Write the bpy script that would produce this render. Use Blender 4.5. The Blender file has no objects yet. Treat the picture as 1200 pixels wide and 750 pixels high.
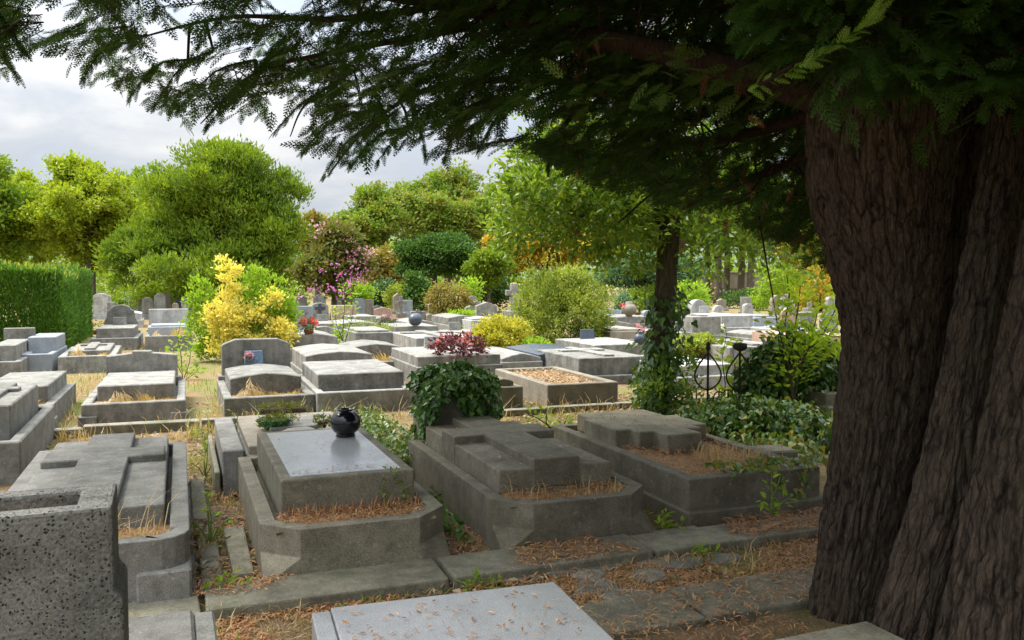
import bpy, bmesh, math, random
import numpy as np
from mathutils import Vector, Matrix, noise as mnoise

R = random.Random(11)
rng = np.random.default_rng(11)
PI = math.pi
scene = bpy.context.scene
COL = scene.collection

# ------------------------------------------------------------------ camera model (used to read places off the photograph)
CAMH, FPX = 1.7, 1000.0
YAW, PITCH = math.radians(21.3), math.radians(2.862)
CAM = np.array([0.0, 0.0, CAMH])
FH = np.array([math.sin(YAW), math.cos(YAW), 0.0])
RT = np.array([math.cos(YAW), -math.sin(YAW), 0.0])
ZZ = np.array([0.0, 0.0, 1.0])
FW = FH * math.cos(PITCH) - ZZ * math.sin(PITCH)
UP = FH * math.sin(PITCH) + ZZ * math.cos(PITCH)

def ray(px, py):
    return RT * ((px - 600) / FPX) + UP * ((375 - py) / FPX) + FW

def G(px, py, z=0.0):
    r = ray(px, py)
    return CAM + r * ((z - CAMH) / r[2])

def D(px, py, d):
    return CAM + ray(px, py) * d

def project(P):
    q = np.asarray(P, float) - CAM
    dep = q @ FW
    dd = np.where(dep > 0.05, dep, 0.05)
    return 600 + (q @ RT) / dd * FPX, 375 - (q @ UP) / dd * FPX, dep

# ------------------------------------------------------------------ object helpers
def link(o, parent=None):
    COL.objects.link(o)
    if parent is not None:
        o.parent = parent
    return o

def tag(o, label=None, cat=None, group=None, kind=None):
    if label: o['label'] = label
    if cat: o['category'] = cat
    if group: o['group'] = group
    if kind: o['kind'] = kind
    return o

def thing(name, label, cat, loc=(0, 0, 0), rz=0.0, group=None):
    o = bpy.data.objects.new(name, None)
    o.empty_display_size = 0.2
    link(o)
    o.location = tuple(float(v) for v in loc)
    o.rotation_euler = (0, 0, rz)
    return tag(o, label, cat, group)

def raw_mesh(name, V, Fc, mat, parent=None, smooth=False):
    """V (n,3) array, Fc (m,k) array of equal-size polygons"""
    V = np.asarray(V, np.float32).reshape(-1, 3)
    Fc = np.asarray(Fc, np.int32)
    m, k = Fc.shape
    me = bpy.data.meshes.new(name)
    me.vertices.add(len(V)); me.vertices.foreach_set('co', V.ravel())
    me.loops.add(m * k); me.loops.foreach_set('vertex_index', Fc.ravel())
    me.polygons.add(m)
    me.polygons.foreach_set('loop_start', np.arange(0, m * k, k, dtype=np.int32))
    me.polygons.foreach_set('use_smooth', np.full(m, smooth))
    me.update(calc_edges=True)
    if mat: me.materials.append(mat)
    o = bpy.data.objects.new(name, me)
    return link(o, parent)

class S:
    """collects solids and builds them as one mesh object"""
    def __init__(s): s.bm = bmesh.new()
    def box(s, x0, x1, y0, y1, z0, z1, jit=0.0):
        return s.loft([[(x0, y0), (x1, y0), (x1, y1), (x0, y1)]] * 2, [z0, z1], jit)
    def loft(s, rings, zs, jit=0.0):
        bm = s.bm; vs = []
        for rg, z in zip(rings, zs):
            vs.append([bm.verts.new((p[0] + R.uniform(-jit, jit), p[1] + R.uniform(-jit, jit), (z if len(p) < 3 else p[2]) + R.uniform(-jit, jit) * .6)) for p in rg])
        n = len(vs[0])
        for a, b in zip(vs[:-1], vs[1:]):
            for i in range(n):
                bm.faces.new((a[i], a[(i + 1) % n], b[(i + 1) % n], b[i]))
        bm.faces.new(list(reversed(vs[0]))); bm.faces.new(vs[-1])
        return s
    def ring(s, outs, zs, inner, zin):
        """outer loft with an open rectangular well: outs rings at zs, inner ring of the same count"""
        bm = s.bm
        vs = [[bm.verts.new((p[0], p[1], z)) for p in rg] for rg, z in zip(outs, zs)]
        vs.append([bm.verts.new((p[0], p[1], zs[-1])) for p in inner])
        vs.append([bm.verts.new((p[0], p[1], zin)) for p in inner])
        n = len(vs[0])
        for a, b in zip(vs[:-1], vs[1:]):
            for i in range(n):
                bm.faces.new((a[i], a[(i + 1) % n], b[(i + 1) % n], b[i]))
        bm.faces.new(list(reversed(vs[0]))); bm.faces.new(vs[-1])
        return s
    def prism(s, prof, y0, y1):
        """profile in xz, extruded along y"""
        bm = s.bm
        a = [bm.verts.new((p[0], y0, p[1])) for p in prof]
        b = [bm.verts.new((p[0], y1, p[1])) for p in prof]
        n = len(a)
        bm.faces.new(a); bm.faces.new(list(reversed(b)))
        for i in range(n):
            bm.faces.new((a[i], b[i], b[(i + 1) % n], a[(i + 1) % n]))
        return s
    def tube(s, pts, rad, n=8, cap=True):
        bm = s.bm
        pts = [Vector([float(c) for c in p]) for p in pts]
        rad = rad if isinstance(rad, (list, tuple)) else [rad] * len(pts)
        prev = None; u = None
        for i, p in enumerate(pts):
            t = (pts[min(i + 1, len(pts) - 1)] - pts[max(i - 1, 0)]).normalized()
            if u is None:
                u = t.orthogonal().normalized()
            else:
                u = (u - t * u.dot(t)).normalized()
            v = t.cross(u)
            rg = [bm.verts.new(p + (u * math.cos(2 * PI * k / n) + v * math.sin(2 * PI * k / n)) * rad[i]) for k in range(n)]
            if prev:
                for k in range(n):
                    bm.faces.new((prev[k], prev[(k + 1) % n], rg[(k + 1) % n], rg[k]))
            elif cap:
                bm.faces.new(list(reversed(rg)))
            prev = rg
        if cap: bm.faces.new(prev)
        return s
    def lathe(s, prof, cx=0, cy=0, n=28):
        bm = s.bm; rings = []
        for r, z in prof:
            rings.append([bm.verts.new((cx + r * math.cos(2 * PI * k / n), cy + r * math.sin(2 * PI * k / n), z)) for k in range(n)])
        for a, b in zip(rings[:-1], rings[1:]):
            for k in range(n):
                bm.faces.new((a[k], a[(k + 1) % n], b[(k + 1) % n], b[k]))
        bm.faces.new(list(reversed(rings[0]))); bm.faces.new(rings[-1])
        return s
    def build(s, name, mat, parent=None, bevel=0.0, smooth=False, seg=1):
        bm = s.bm
        bmesh.ops.recalc_face_normals(bm, faces=bm.faces)
        if bevel:
            bm.normal_update()
            es = [e for e in bm.edges if len(e.link_faces) == 2 and e.calc_face_angle(0) > 0.42]
            bmesh.ops.bevel(bm, geom=es, offset=bevel, segments=seg, profile=.5, affect='EDGES', clamp_overlap=True)
        me = bpy.data.meshes.new(name)
        if smooth:
            for f in bm.faces: f.smooth = True
        bm.to_mesh(me); bm.free()
        if mat: me.materials.append(mat)
        return link(bpy.data.objects.new(name, me), parent)

# ------------------------------------------------------------------ materials
def new_mat(name):
    m = bpy.data.materials.new(name); m.use_nodes = True
    nt = m.node_tree; nt.nodes.clear()
    return m, nt

def nd(nt, typ, ins=None, **props):
    n = nt.nodes.new(typ)
    for k, v in props.items(): setattr(n, k, v)
    for k, v in (ins or {}).items():
        if isinstance(v, bpy.types.NodeSocket): nt.links.new(v, n.inputs[k])
        else: n.inputs[k].default_value = v
    return n

def ramp(nt, fac, stops, interp='LINEAR'):
    n = nt.nodes.new('ShaderNodeValToRGB'); n.color_ramp.interpolation = interp
    el = n.color_ramp.elements
    while len(el) < len(stops): el.new(0.5)
    for e, (p, c) in zip(el, stops):
        e.position = p; e.color = (c, c, c, 1) if not isinstance(c, (tuple, list)) else (*c, 1)
    nt.links.new(fac, n.inputs[0])
    return n.outputs[0]

def mixc(nt, f, a, b, mode='MIX'):
    n = nt.nodes.new('ShaderNodeMix'); n.data_type = 'RGBA'; n.blend_type = mode
    for sock, v in ((n.inputs[0], f), (n.inputs[6], a), (n.inputs[7], b)):
        if isinstance(v, bpy.types.NodeSocket): nt.links.new(v, sock)
        else: sock.default_value = (*v, 1) if isinstance(v, (tuple, list)) else v
    return n.outputs[2]

def math_(nt, op, a, b=0.0):
    n = nt.nodes.new('ShaderNodeMath'); n.operation = op; n.use_clamp = False
    for i, v in enumerate((a, b)):
        if isinstance(v, bpy.types.NodeSocket): nt.links.new(v, n.inputs[i])
        else: n.inputs[i].default_value = v
    return n.outputs[0]

def noise(nt, vec, scale, detail=4, rough=.55, dist=0):
    return nd(nt, 'ShaderNodeTexNoise', {'Vector': vec, 'Scale': scale, 'Detail': detail, 'Roughness': rough, 'Distortion': dist}).outputs[0]

def scaled(nt, vec, sc):
    return nd(nt, 'ShaderNodeMapping', {'Vector': vec, 'Scale': sc}).outputs[0]

def stone_mat(name, base, rough=.85, speck=.35, stain=.5, streak=.5, lichen=.35, moss=.15, fine=170, spec=.35, pits=False, bump=.25):
    m, nt = new_mat(name)
    geo = nd(nt, 'ShaderNodeNewGeometry'); pos = geo.outputs['Position']
    nz = nd(nt, 'ShaderNodeSeparateXYZ', {0: geo.outputs['Normal']}).outputs[2]
    rnd = nd(nt, 'ShaderNodeObjectInfo').outputs['Random']
    c = mixc(nt, rnd, tuple(v * .82 for v in base), tuple(v * 1.15 for v in base))
    med = noise(nt, pos, 5.0, 8, .68)
    dk = ramp(nt, med, [(.30, 1 - stain), (.62, 1.12)])
    c = mixc(nt, 1.0, c, dk, 'MULTIPLY')
    sp = noise(nt, pos, fine, 2, .6)
    spk = ramp(nt, sp, [(.33, 1 - speck), (.5, 1.0), (.67, 1 + speck * .9)])
    c = mixc(nt, 1.0, c, spk, 'MULTIPLY')
    # weather streaks on upright faces
    st = noise(nt, scaled(nt, pos, (7, 7, .7)), 1.0, 6, .7)
    stv = ramp(nt, st, [(.34, 1 - streak * .6), (.62, 1.0)])
    up = ramp(nt, nz, [(.35, 1.0), (.7, 0.0)])
    c = mixc(nt, up, c, mixc(nt, 1.0, c, stv, 'MULTIPLY'))
    if lichen:
        li = noise(nt, pos, 23, 5, .7)
        lf = ramp(nt, li, [(.60, 0.0), (.68, lichen)])
        c = mixc(nt, lf, c, (.46, .45, .40))
        li2 = noise(nt, scaled(nt, pos, (1, 1, 1)), 37, 3, .6, .4)
        c = mixc(nt, ramp(nt, li2, [(.64, 0.0), (.70, lichen * .8)]), c, (.04, .042, .035))
    if stain > .3:
        bl = noise(nt, pos, 11, 6, .75, .3)
        c = mixc(nt, ramp(nt, bl, [(.55, 0.0), (.62, .38)]), c, tuple(v * .42 for v in base))
        c = mixc(nt, ramp(nt, bl, [(.36, .35), (.43, 0.0)]), c, tuple(v * 1.45 for v in base))
    if moss:
        mo = noise(nt, pos, 3.1, 6, .7)
        c = mixc(nt, ramp(nt, mo, [(.52, 0.0), (.74, moss)]), c, (.085, .10, .035))
    b1 = sp
    if pits:
        nc = nd(nt, 'ShaderNodeTexNoise', {'Vector': pos, 'Scale': 70.0, 'Detail': 2.0}).outputs[1]
        wv = nd(nt, 'ShaderNodeVectorMath', {0: nc, 1: (.013, .013, .013), 2: pos}, operation='MULTIPLY_ADD').outputs[0]
        vo = nd(nt, 'ShaderNodeTexVoronoi', {'Vector': wv, 'Scale': 122.0})
        dv = vo.outputs['Distance']
        pick = nd(nt, 'ShaderNodeSeparateColor', {0: vo.outputs['Color']}).outputs[0]
        thr = math_(nt, 'SUBTRACT', math_(nt, 'MULTIPLY', pick, .47), .07)
        pf = ramp(nt, math_(nt, 'SUBTRACT', dv, thr), [(.0, 1.0), (.06, 0.0)])
        c = mixc(nt, pf, c, (.012, .012, .011))
        b1 = math_(nt, 'SUBTRACT', sp, math_(nt, 'MULTIPLY', pf, 2.2))
    bsum = math_(nt, 'ADD', math_(nt, 'MULTIPLY', b1, .6), math_(nt, 'MULTIPLY', med, .8))
    bp = nd(nt, 'ShaderNodeBump', {'Strength': bump, 'Distance': .012, 'Height': bsum})
    rg = ramp(nt, med, [(.3, min(1, rough + .1)), (.7, max(.05, rough - .12))])
    p = nd(nt, 'ShaderNodeBsdfPrincipled', {'Base Color': c, 'Roughness': rg, 'Normal': bp.outputs[0], 'Specular IOR Level': spec})
    o = nd(nt, 'ShaderNodeOutputMaterial', {0: p.outputs[0]})
    return m

def leaf_mat(name, cols, trans=.35, rough=.5, spec=.3, patch=None, pscale=.9):
    """cols: list of colours picked per leaf"""
    m, nt = new_mat(name)
    geo = nd(nt, 'ShaderNodeNewGeometry')
    n = len(cols)
    c = ramp(nt, geo.outputs['Random Per Island'], [(i / max(1, n - 1), cc) for i, cc in enumerate(cols)])
    if patch:
        pn = noise(nt, geo.outputs['Position'], pscale, 3, .6)
        c = mixc(nt, ramp(nt, pn, [(.46, 0.0), (.6, 1.0)]), c, mixc(nt, .7, c, patch))
    p = nd(nt, 'ShaderNodeBsdfPrincipled', {'Base Color': c, 'Roughness': rough, 'Specular IOR Level': spec})
    t = nd(nt, 'ShaderNodeBsdfTranslucent', {'Color': mixc(nt, 1.0, c, (1.25, 1.2, .55), 'MULTIPLY')})
    mx = nd(nt, 'ShaderNodeMixShader', {0: trans, 1: p.outputs[0], 2: t.outputs[0]})
    nd(nt, 'ShaderNodeOutputMaterial', {0: mx.outputs[0]})
    return m

def plain_mat(name, col, rough=.6, spec=.5, metal=0.0, var=.25, sc=18.0, bump=0.0):
    m, nt = new_mat(name)
    pos = nd(nt, 'ShaderNodeNewGeometry').outputs['Position']
    nn = noise(nt, pos, sc, 5, .6)
    c = mixc(nt, 1.0, col, ramp(nt, nn, [(.3, 1 - var), (.7, 1 + var)]), 'MULTIPLY')
    ins = {'Base Color': c, 'Roughness': rough, 'Specular IOR Level': spec, 'Metallic': metal}
    if bump:
        ins['Normal'] = nd(nt, 'ShaderNodeBump', {'Strength': bump, 'Distance': .01, 'Height': nn}).outputs[0]
    p = nd(nt, 'ShaderNodeBsdfPrincipled', ins)
    nd(nt, 'ShaderNodeOutputMaterial', {0: p.outputs[0]})
    return m

def bark_mat(name, c0, c1, vs=1.0, bump=.7, attr=None):
    m, nt = new_mat(name)
    pos = nd(nt, 'ShaderNodeAttribute', attribute_name=attr).outputs['Vector'] if attr else nd(nt, 'ShaderNodeNewGeometry').outputs['Position']
    a = noise(nt, scaled(nt, pos, (50 * vs, 50 * vs, 7.0 * vs)), 1.0, 5, .65, .15)
    b = noise(nt, scaled(nt, pos, (120 * vs, 120 * vs, 30 * vs)), 1.0, 4, .65)
    g = noise(nt, pos, 2.3, 4, .6)
    if attr:
        wv = nd(nt, 'ShaderNodeVectorMath', {0: nd(nt, 'ShaderNodeTexNoise', {'Vector': pos, 'Scale': 9.0, 'Detail': 3.0}).outputs[1], 1: (.05, .05, .12), 2: pos}, operation='MULTIPLY_ADD').outputs[0]
        vo = nd(nt, 'ShaderNodeTexVoronoi', {'Vector': scaled(nt, wv, (26, 26, 3.0)), 'Scale': 1.0}, feature='DISTANCE_TO_EDGE').outputs['Distance']
        vo2 = nd(nt, 'ShaderNodeTexVoronoi', {'Vector': scaled(nt, wv, (60, 60, 9.0)), 'Scale': 1.0}, feature='DISTANCE_TO_EDGE').outputs['Distance']
        crack = math_(nt, 'MULTIPLY', ramp(nt, vo, [(.0, .25), (.12, 1.0)]), ramp(nt, vo2, [(.0, .6), (.10, 1.0)]))
        a = math_(nt, 'ADD', math_(nt, 'MULTIPLY', crack, .30), math_(nt, 'MULTIPLY', a, .62))
    c = mixc(nt, ramp(nt, a, [(.34, 0.0), (.72, 1.0)]), c0, c1)
    c = mixc(nt, ramp(nt, g, [(.5, 0.0), (.75, .45)]), c, (c1[0] * .8, c1[1] * .95, c1[2] * .8))
    c = mixc(nt, 1.0, c, ramp(nt, b, [(.3, .6), (.7, 1.3)]), 'MULTIPLY')
    h = math_(nt, 'ADD', a, math_(nt, 'MULTIPLY', b, .4))
    bp = nd(nt, 'ShaderNodeBump', {'Strength': bump, 'Distance': .05, 'Height': h})
    p = nd(nt, 'ShaderNodeBsdfPrincipled', {'Base Color': c, 'Roughness': .95, 'Specular IOR Level': .15, 'Normal': bp.outputs[0]})
    nd(nt, 'ShaderNodeOutputMaterial', {0: p.outputs[0]})
    return m

M = {}
M['granite'] = stone_mat('weathered_granite', (.235, .224, .196), moss=.28, streak=.65, stain=.52)
M['granite_pale'] = stone_mat('pale_granite', (.275, .264, .236), streak=.6, stain=.5, moss=.2)
M['granite_dark'] = stone_mat('dark_weathered_granite', (.20, .193, .17), moss=.25, lichen=.35, stain=.42, streak=.3)
M['granite_mossy'] = stone_mat('mossy_dark_granite', (.192, .170, .120), moss=.38, lichen=.3, streak=.25, stain=.38)
M['granite_blue'] = stone_mat('blue_grey_granite', (.24, .26, .28), rough=.5, stain=.2, streak=.15, lichen=.05, moss=.0, speck=.45)
M['white_stone'] = stone_mat('white_stone', (.37, .36, .33), stain=.4, streak=.4, lichen=.1, moss=.05, speck=.12)
M['navy_granite'] = stone_mat('navy_granite', (.05, .062, .085), rough=.3, stain=.15, streak=.1, lichen=.06, moss=0, spec=.5)
M['pink_stone'] = stone_mat('pink_stone', (.36, .24, .19), stain=.2, streak=.2, lichen=.1, moss=0)
M['tan_stone'] = stone_mat('tan_stone', (.27, .235, .18), stain=.3, streak=.3, lichen=.1, moss=.05)
M['pitted'] = stone_mat('pitted_terrazzo', (.128, .125, .110), moss=.16, lichen=.12, speck=.35, fine=120, pits=True, bump=.5, streak=.2)
M['polished'] = stone_mat('polished_pale_granite', (.30, .305, .31), rough=.22, stain=.22, streak=0, lichen=.12, moss=.0, spec=.55, speck=.25, bump=.06)
M['near_slab'] = stone_mat('bluish_granite', (.265, .27, .275), rough=.4, stain=.15, streak=.25, lichen=.06, moss=.0, speck=.5, fine=230, spec=.5, bump=.1)
M['concrete'] = stone_mat('mossy_concrete', (.25, .23, .165), moss=.55, lichen=.12, stain=.5, speck=.2, fine=90, bump=.5)
M['rubble'] = stone_mat('flat_rubble', (.22, .205, .165), moss=.3, lichen=.2, stain=.5, speck=.2, fine=90, bump=.7)

GREEN_A = [(.070, .120, .012), (.110, .165, .018), (.150, .205, .022), (.085, .14, .015)]
M['leaf_lime'] = leaf_mat('lime_green_leaves', [(0.179, 0.269, 0.014), (0.276, 0.364, 0.017), (0.357, 0.437, 0.024), (0.212, 0.291, 0.017)], trans=.4, patch=(.28, .33, .03), pscale=.8)
M['leaf_mid'] = leaf_mat('mid_green_leaves', [(0.119, 0.216, 0.018), (0.184, 0.293, 0.023), (0.259, 0.362, 0.026)], trans=.4, patch=(.19, .26, .02), pscale=.8)
M['leaf_shrub'] = leaf_mat('shrub_green_leaves', [(0.111, 0.191, 0.014), (0.185, 0.279, 0.019), (0.277, 0.351, 0.026), (0.148, 0.239, 0.017)], trans=.35, patch=(.11, .19, .02), pscale=.5)
M['leaf_olive'] = leaf_mat('olive_green_leaves', [(0.123, 0.217, 0.026), (0.184, 0.285, 0.035), (0.234, 0.315, 0.047)], trans=.35, patch=(.28, .26, .045), pscale=.8)
M['leaf_dark'] = leaf_mat('dark_green_leaves', [(0.038, 0.093, 0.018), (0.060, 0.135, 0.023), (0.112, 0.210, 0.026)], trans=.25)
M['leaf_bluegreen'] = leaf_mat('blue_green_needles', [(0.053, 0.126, 0.058), (0.075, 0.168, 0.072), (0.105, 0.196, 0.065)], trans=.25)
M['leaf_orange'] = leaf_mat('orange_autumn_leaves', [(0.520, 0.297, 0.024), (0.650, 0.405, 0.036), (0.429, 0.297, 0.036), (0.312, 0.324, 0.036)], trans=.4, patch=(.28, .25, .03), pscale=.5)
M['leaf_yellow'] = leaf_mat('yellow_leaves', [(0.696, 0.583, 0.095), (0.808, 0.726, 0.214), (0.741, 0.622, 0.119), (0.561, 0.583, 0.119)], trans=.35)
M['leaf_variegated'] = leaf_mat('yellow_variegated_leaves', [(.20, .27, .02), (.46, .43, .04), (.58, .52, .09), (.34, .36, .03), (.6, .5, .06)], trans=.35)
M['leaf_fresh'] = leaf_mat('fresh_green_leaves', [(0.162, 0.299, 0.024), (0.243, 0.390, 0.036), (0.324, 0.455, 0.042), (0.203, 0.325, 0.030)], trans=.5)
M['leaf_backlit'] = leaf_mat('backlit_sapling_leaves', [(0.304, 0.469, 0.042), (0.398, 0.539, 0.064), (0.468, 0.586, 0.085), (0.329, 0.493, 0.053)], trans=.5, rough=.7, spec=.1)  # brighter than the fresh leaves: backlight put into the colour
M['leaf_palegreen'] = leaf_mat('pale_yellow_green_leaves', [(0.203, 0.270, 0.033), (0.297, 0.365, 0.052), (0.405, 0.446, 0.091), (0.230, 0.297, 0.039)], trans=.4, patch=(.10, .15, .02), pscale=1.4)
M['leaf_bronze'] = leaf_mat('bronze_green_leaves', [(0.072, 0.130, 0.018), (0.132, 0.143, 0.026), (0.204, 0.156, 0.042), (0.096, 0.169, 0.024)], trans=.35)
M['leaf_rust'] = leaf_mat('rusty_leaves', [(0.260, 0.195, 0.048), (0.195, 0.208, 0.036), (0.338, 0.221, 0.072)], trans=.35)
M['leaf_holly'] = leaf_mat('glossy_green_leaves', [(0.083, 0.167, 0.022), (0.139, 0.249, 0.029), (0.223, 0.332, 0.041), (0.297, 0.365, 0.056)], trans=.5, rough=.32, spec=.5)
M['leaf_ivy'] = leaf_mat('ivy_leaves', [(0.035, 0.094, 0.019), (0.061, 0.149, 0.026), (0.105, 0.203, 0.034), (0.053, 0.125, 0.024), (0.175, 0.265, 0.046)], trans=.15, rough=.36, spec=.5)
M['leaf_ivylight'] = leaf_mat('light_ivy_leaves', [(0.065, 0.156, 0.024), (0.130, 0.221, 0.036), (0.208, 0.260, 0.048), (0.338, 0.260, 0.060)], trans=.25, rough=.4, spec=.45)
M['leaf_hedge'] = leaf_mat('yew_hedge_leaves', [(0.056, 0.143, 0.017), (0.091, 0.202, 0.022), (0.140, 0.260, 0.026)], trans=.25)
M['leaf_hedgetip'] = leaf_mat('yellow_hedge_tips', [(.22, .29, .03), (.38, .37, .05), (.15, .25, .03)], trans=.35)
M['cypress'] = leaf_mat('cypress_foliage', [(.026, .064, .010), (.042, .094, .014), (.065, .125, .018)], trans=.38, rough=.6, spec=.2)
M['cypress_fresh'] = leaf_mat('fresh_cypress_foliage', [(.06, .115, .016), (.09, .15, .022)], trans=.3)
M['cypress_lit_tip'] = leaf_mat('lit_cypress_tips', [(.16, .28, .03), (.22, .34, .04)], trans=.4)  # light on the nearest sprays put into a brighter green
M['dead_cypress'] = leaf_mat('dead_cypress_foliage', [(.15, .062, .03), (.20, .085, .04), (.11, .055, .03)], trans=.2)
M['flower_pink'] = leaf_mat('pink_blossom', [(.58, .26, .42), (.68, .36, .50), (.5, .2, .36)], trans=.35)
M['flower_magenta'] = leaf_mat('magenta_blossom', [(.50, .12, .46), (.62, .22, .58)], trans=.35)
M['flower_red'] = leaf_mat('red_blossom', [(.55, .03, .05), (.65, .08, .10), (.60, .16, .16)], trans=.3)
M['white_bloom'] = leaf_mat('white_blossom', [(.7, .7, .66), (.75, .72, .70)], trans=.3)
M['flower_salmon'] = leaf_mat('salmon_blossom', [(.55, .12, .14), (.62, .22, .24)], trans=.3)
M['leaf_purple'] = leaf_mat('purple_leaves', [(.09, .02, .03), (.14, .025, .04), (.07, .04, .03)], trans=.2)
M['straw'] = leaf_mat('dry_grass_blades', [(.46, .33, .15), (.55, .42, .22), (.36, .24, .10)], trans=.3)
M['grass'] = leaf_mat('green_grass_blades', [(.10, .19, .02), (.17, .26, .03), (.22, .28, .05)], trans=.35)
M['needles'] = leaf_mat('brown_needles', [(0.474, 0.228, 0.097), (0.346, 0.162, 0.070), (0.630, 0.354, 0.152), (0.236, 0.118, 0.055)], trans=.1)
M['litter'] = leaf_mat('dry_fallen_leaves', [(0.323, 0.202, 0.110), (0.238, 0.138, 0.070), (0.408, 0.294, 0.180), (0.357, 0.313, 0.160)], trans=.15)
M['bark'] = bark_mat('cypress_bark', (.016, .011, .008), (.108, .079, .057), attr='bark_along')
M['bark_red'] = bark_mat('reddish_branch_bark', (.025, .014, .010), (.075, .045, .03), vs=1.5)
M['bark_grey'] = bark_mat('grey_brown_bark', (.045, .037, .026), (.19, .155, .11), vs=1.2)
M['twig'] = plain_mat('brown_twigs', (.09, .06, .035), .9, .2)
M['stem_green'] = plain_mat('green_stems', (.14, .2, .05), .8, .2)
M['black_gloss'] = plain_mat('glossy_black_ceramic', (.005, .006, .008), .13, .5, var=.1)
M['iron'] = plain_mat('rusty_iron', (.055, .037, .028), .8, .3, var=.4, sc=40)
M['green_plastic'] = plain_mat('green_plastic', (.012, .13, .055), .4, .5)
M['moss'] = leaf_mat('moss_tufts', [(.16, .19, .015), (.24, .26, .02), (.10, .12, .015)], trans=.15)
M['soil'] = plain_mat('dark_soil', (.085, .06, .04), .95, .1, var=.5, sc=30, bump=.6)
M['dry_bed'] = plain_mat('needle_strewn_soil', (.33, .215, .12), .95, .1, var=.55, sc=55, bump=.9)
M['blue_enamel'] = plain_mat('blue_glazed_plaque', (.12, .17, .24), .3, .5, var=.3, sc=30)
M['white_paint'] = plain_mat('white_glaze', (.7, .7, .68), .4, .5, var=.12)
M['terracotta'] = plain_mat('terracotta', (.36, .14, .06), .8, .3)
M['wall'] = plain_mat('pale_rendered_wall', (.40, .34, .27), .9, .2, var=.2, sc=2)
M['wall_dark'] = plain_mat('brown_wall_base', (.20, .13, .10), .9, .2, var=.3, sc=3)

def ground_material():
    m, nt = new_mat('dry_cemetery_ground')
    pos = nd(nt, 'ShaderNodeNewGeometry').outputs['Position']
    a = noise(nt, pos, .55, 6, .6); b = noise(nt, pos, 7, 6, .7); f = noise(nt, pos, 90, 3, .6)
    soil = mixc(nt, ramp(nt, b, [(.35, 0.0), (.65, 1.0)]), (.15, .10, .06), (.29, .19, .105))
    soil = mixc(nt, ramp(nt, f, [(.45, 0.0), (.7, .8)]), soil, (.33, .24, .13))
    soil = mixc(nt, ramp(nt, f, [(.2, .8), (.4, 0.0)]), soil, (.07, .05, .03))
    grass = mixc(nt, ramp(nt, f, [(.35, 0.0), (.65, 1.0)]), (.10, .13, .03), (.26, .23, .09))
    c = mixc(nt, ramp(nt, a, [(.46, 0.0), (.56, .85)]), soil, grass)
    h = math_(nt, 'ADD', b, math_(nt, 'MULTIPLY', f, .5))
    bp = nd(nt, 'ShaderNodeBump', {'Strength': .9, 'Distance': .04, 'Height': h})
    p = nd(nt, 'ShaderNodeBsdfPrincipled', {'Base Color': c, 'Roughness': .95, 'Specular IOR Level': .1, 'Normal': bp.outputs[0]})
    nd(nt, 'ShaderNodeOutputMaterial', {0: p.outputs[0]})
    return m
M['ground'] = ground_material()

# ------------------------------------------------------------------ foliage helpers
def nrmz(a):
    return a / (np.linalg.norm(a, axis=-1, keepdims=True) + 1e-9)

KITE = np.array([(0, 0, 0), (.5, .45, .10), (0, 1, -.06), (-.5, .45, .10)])
STRIP = np.array([(-.5, 0, 0), (.5, 0, 0), (.3, 1, 0), (-.3, 1, 0)])
IVY = np.array([(0, 0, 0), (.36, -.12, .03), (.52, .22, .05), (.28, .40, .02), (.20, .70, .0), (0, 1, -.08), (-.20, .70, .0), (-.28, .40, .02), (-.52, .22, .05), (-.36, -.12, .03)])

def leaf_polys(pos, axis, nrm, length, aspect, tmpl=KITE):
    n = len(pos); k = len(tmpl)
    axis = nrmz(axis); side = nrmz(np.cross(axis, nrm)); nn = np.cross(side, axis)
    L = np.broadcast_to(np.asarray(length, float), (n,))[:, None, None]
    u, v, w = tmpl[:, 0][None, :, None], tmpl[:, 1][None, :, None], tmpl[:, 2][None, :, None]
    V = pos[:, None, :] + L * (axis[:, None, :] * v + side[:, None, :] * u * aspect + nn[:, None, :] * w)
    return V.reshape(-1, 3), np.arange(n * k).reshape(n, k)

def crown_pts(lobes, nclump, per, cr, out=.8, upw=.5, flat=.7, inner=.22, low=-.8, rs=None):
    """lobes: (cx,cy,cz,rx,ry,rz). Leaf positions/axes/normals in clumps near the lobes' surfaces."""
    rs = rs or rng
    lb = np.array(lobes, float)
    w = (lb[:, 3] * lb[:, 4] * lb[:, 5]) ** (2 / 3.); w /= w.sum()
    cs, ds = [], []
    while len(cs) < nclump:
        i = rs.choice(len(lb), p=w)
        d = rs.normal(size=3); d /= np.linalg.norm(d)
        if d[2] < low: continue
        f = rs.uniform(.25, .8) if rs.random() < inner else rs.uniform(.82, 1.08)
        c = lb[i, :3] + d * lb[i, 3:] * f
        q = ((c - lb[:, :3]) / lb[:, 3:])
        if f > .8 and (np.delete((q ** 2).sum(1), i) < .5).any() and rs.random() < .8: continue
        cs.append(c); ds.append(d)
    cs, ds = np.array(cs), np.array(ds)
    n = nclump * per
    ci = np.repeat(np.arange(nclump), per)
    szs = rs.uniform(.65, 1.3, nclump)[ci][:, None]
    off = rs.normal(size=(n, 3)) * np.array([1, 1, flat]) * cr * szs * .55
    P = cs[ci] + off
    rnd = rs.normal(size=(n, 3))
    ax = ds[ci] * out + np.array([0, 0, upw]) + rnd * .75 + nrmz(off) * .5
    nm = ds[ci] * .8 + np.array([0, 0, .9]) + rs.normal(size=(n, 3)) * .5
    return P, ax, nm

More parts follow.
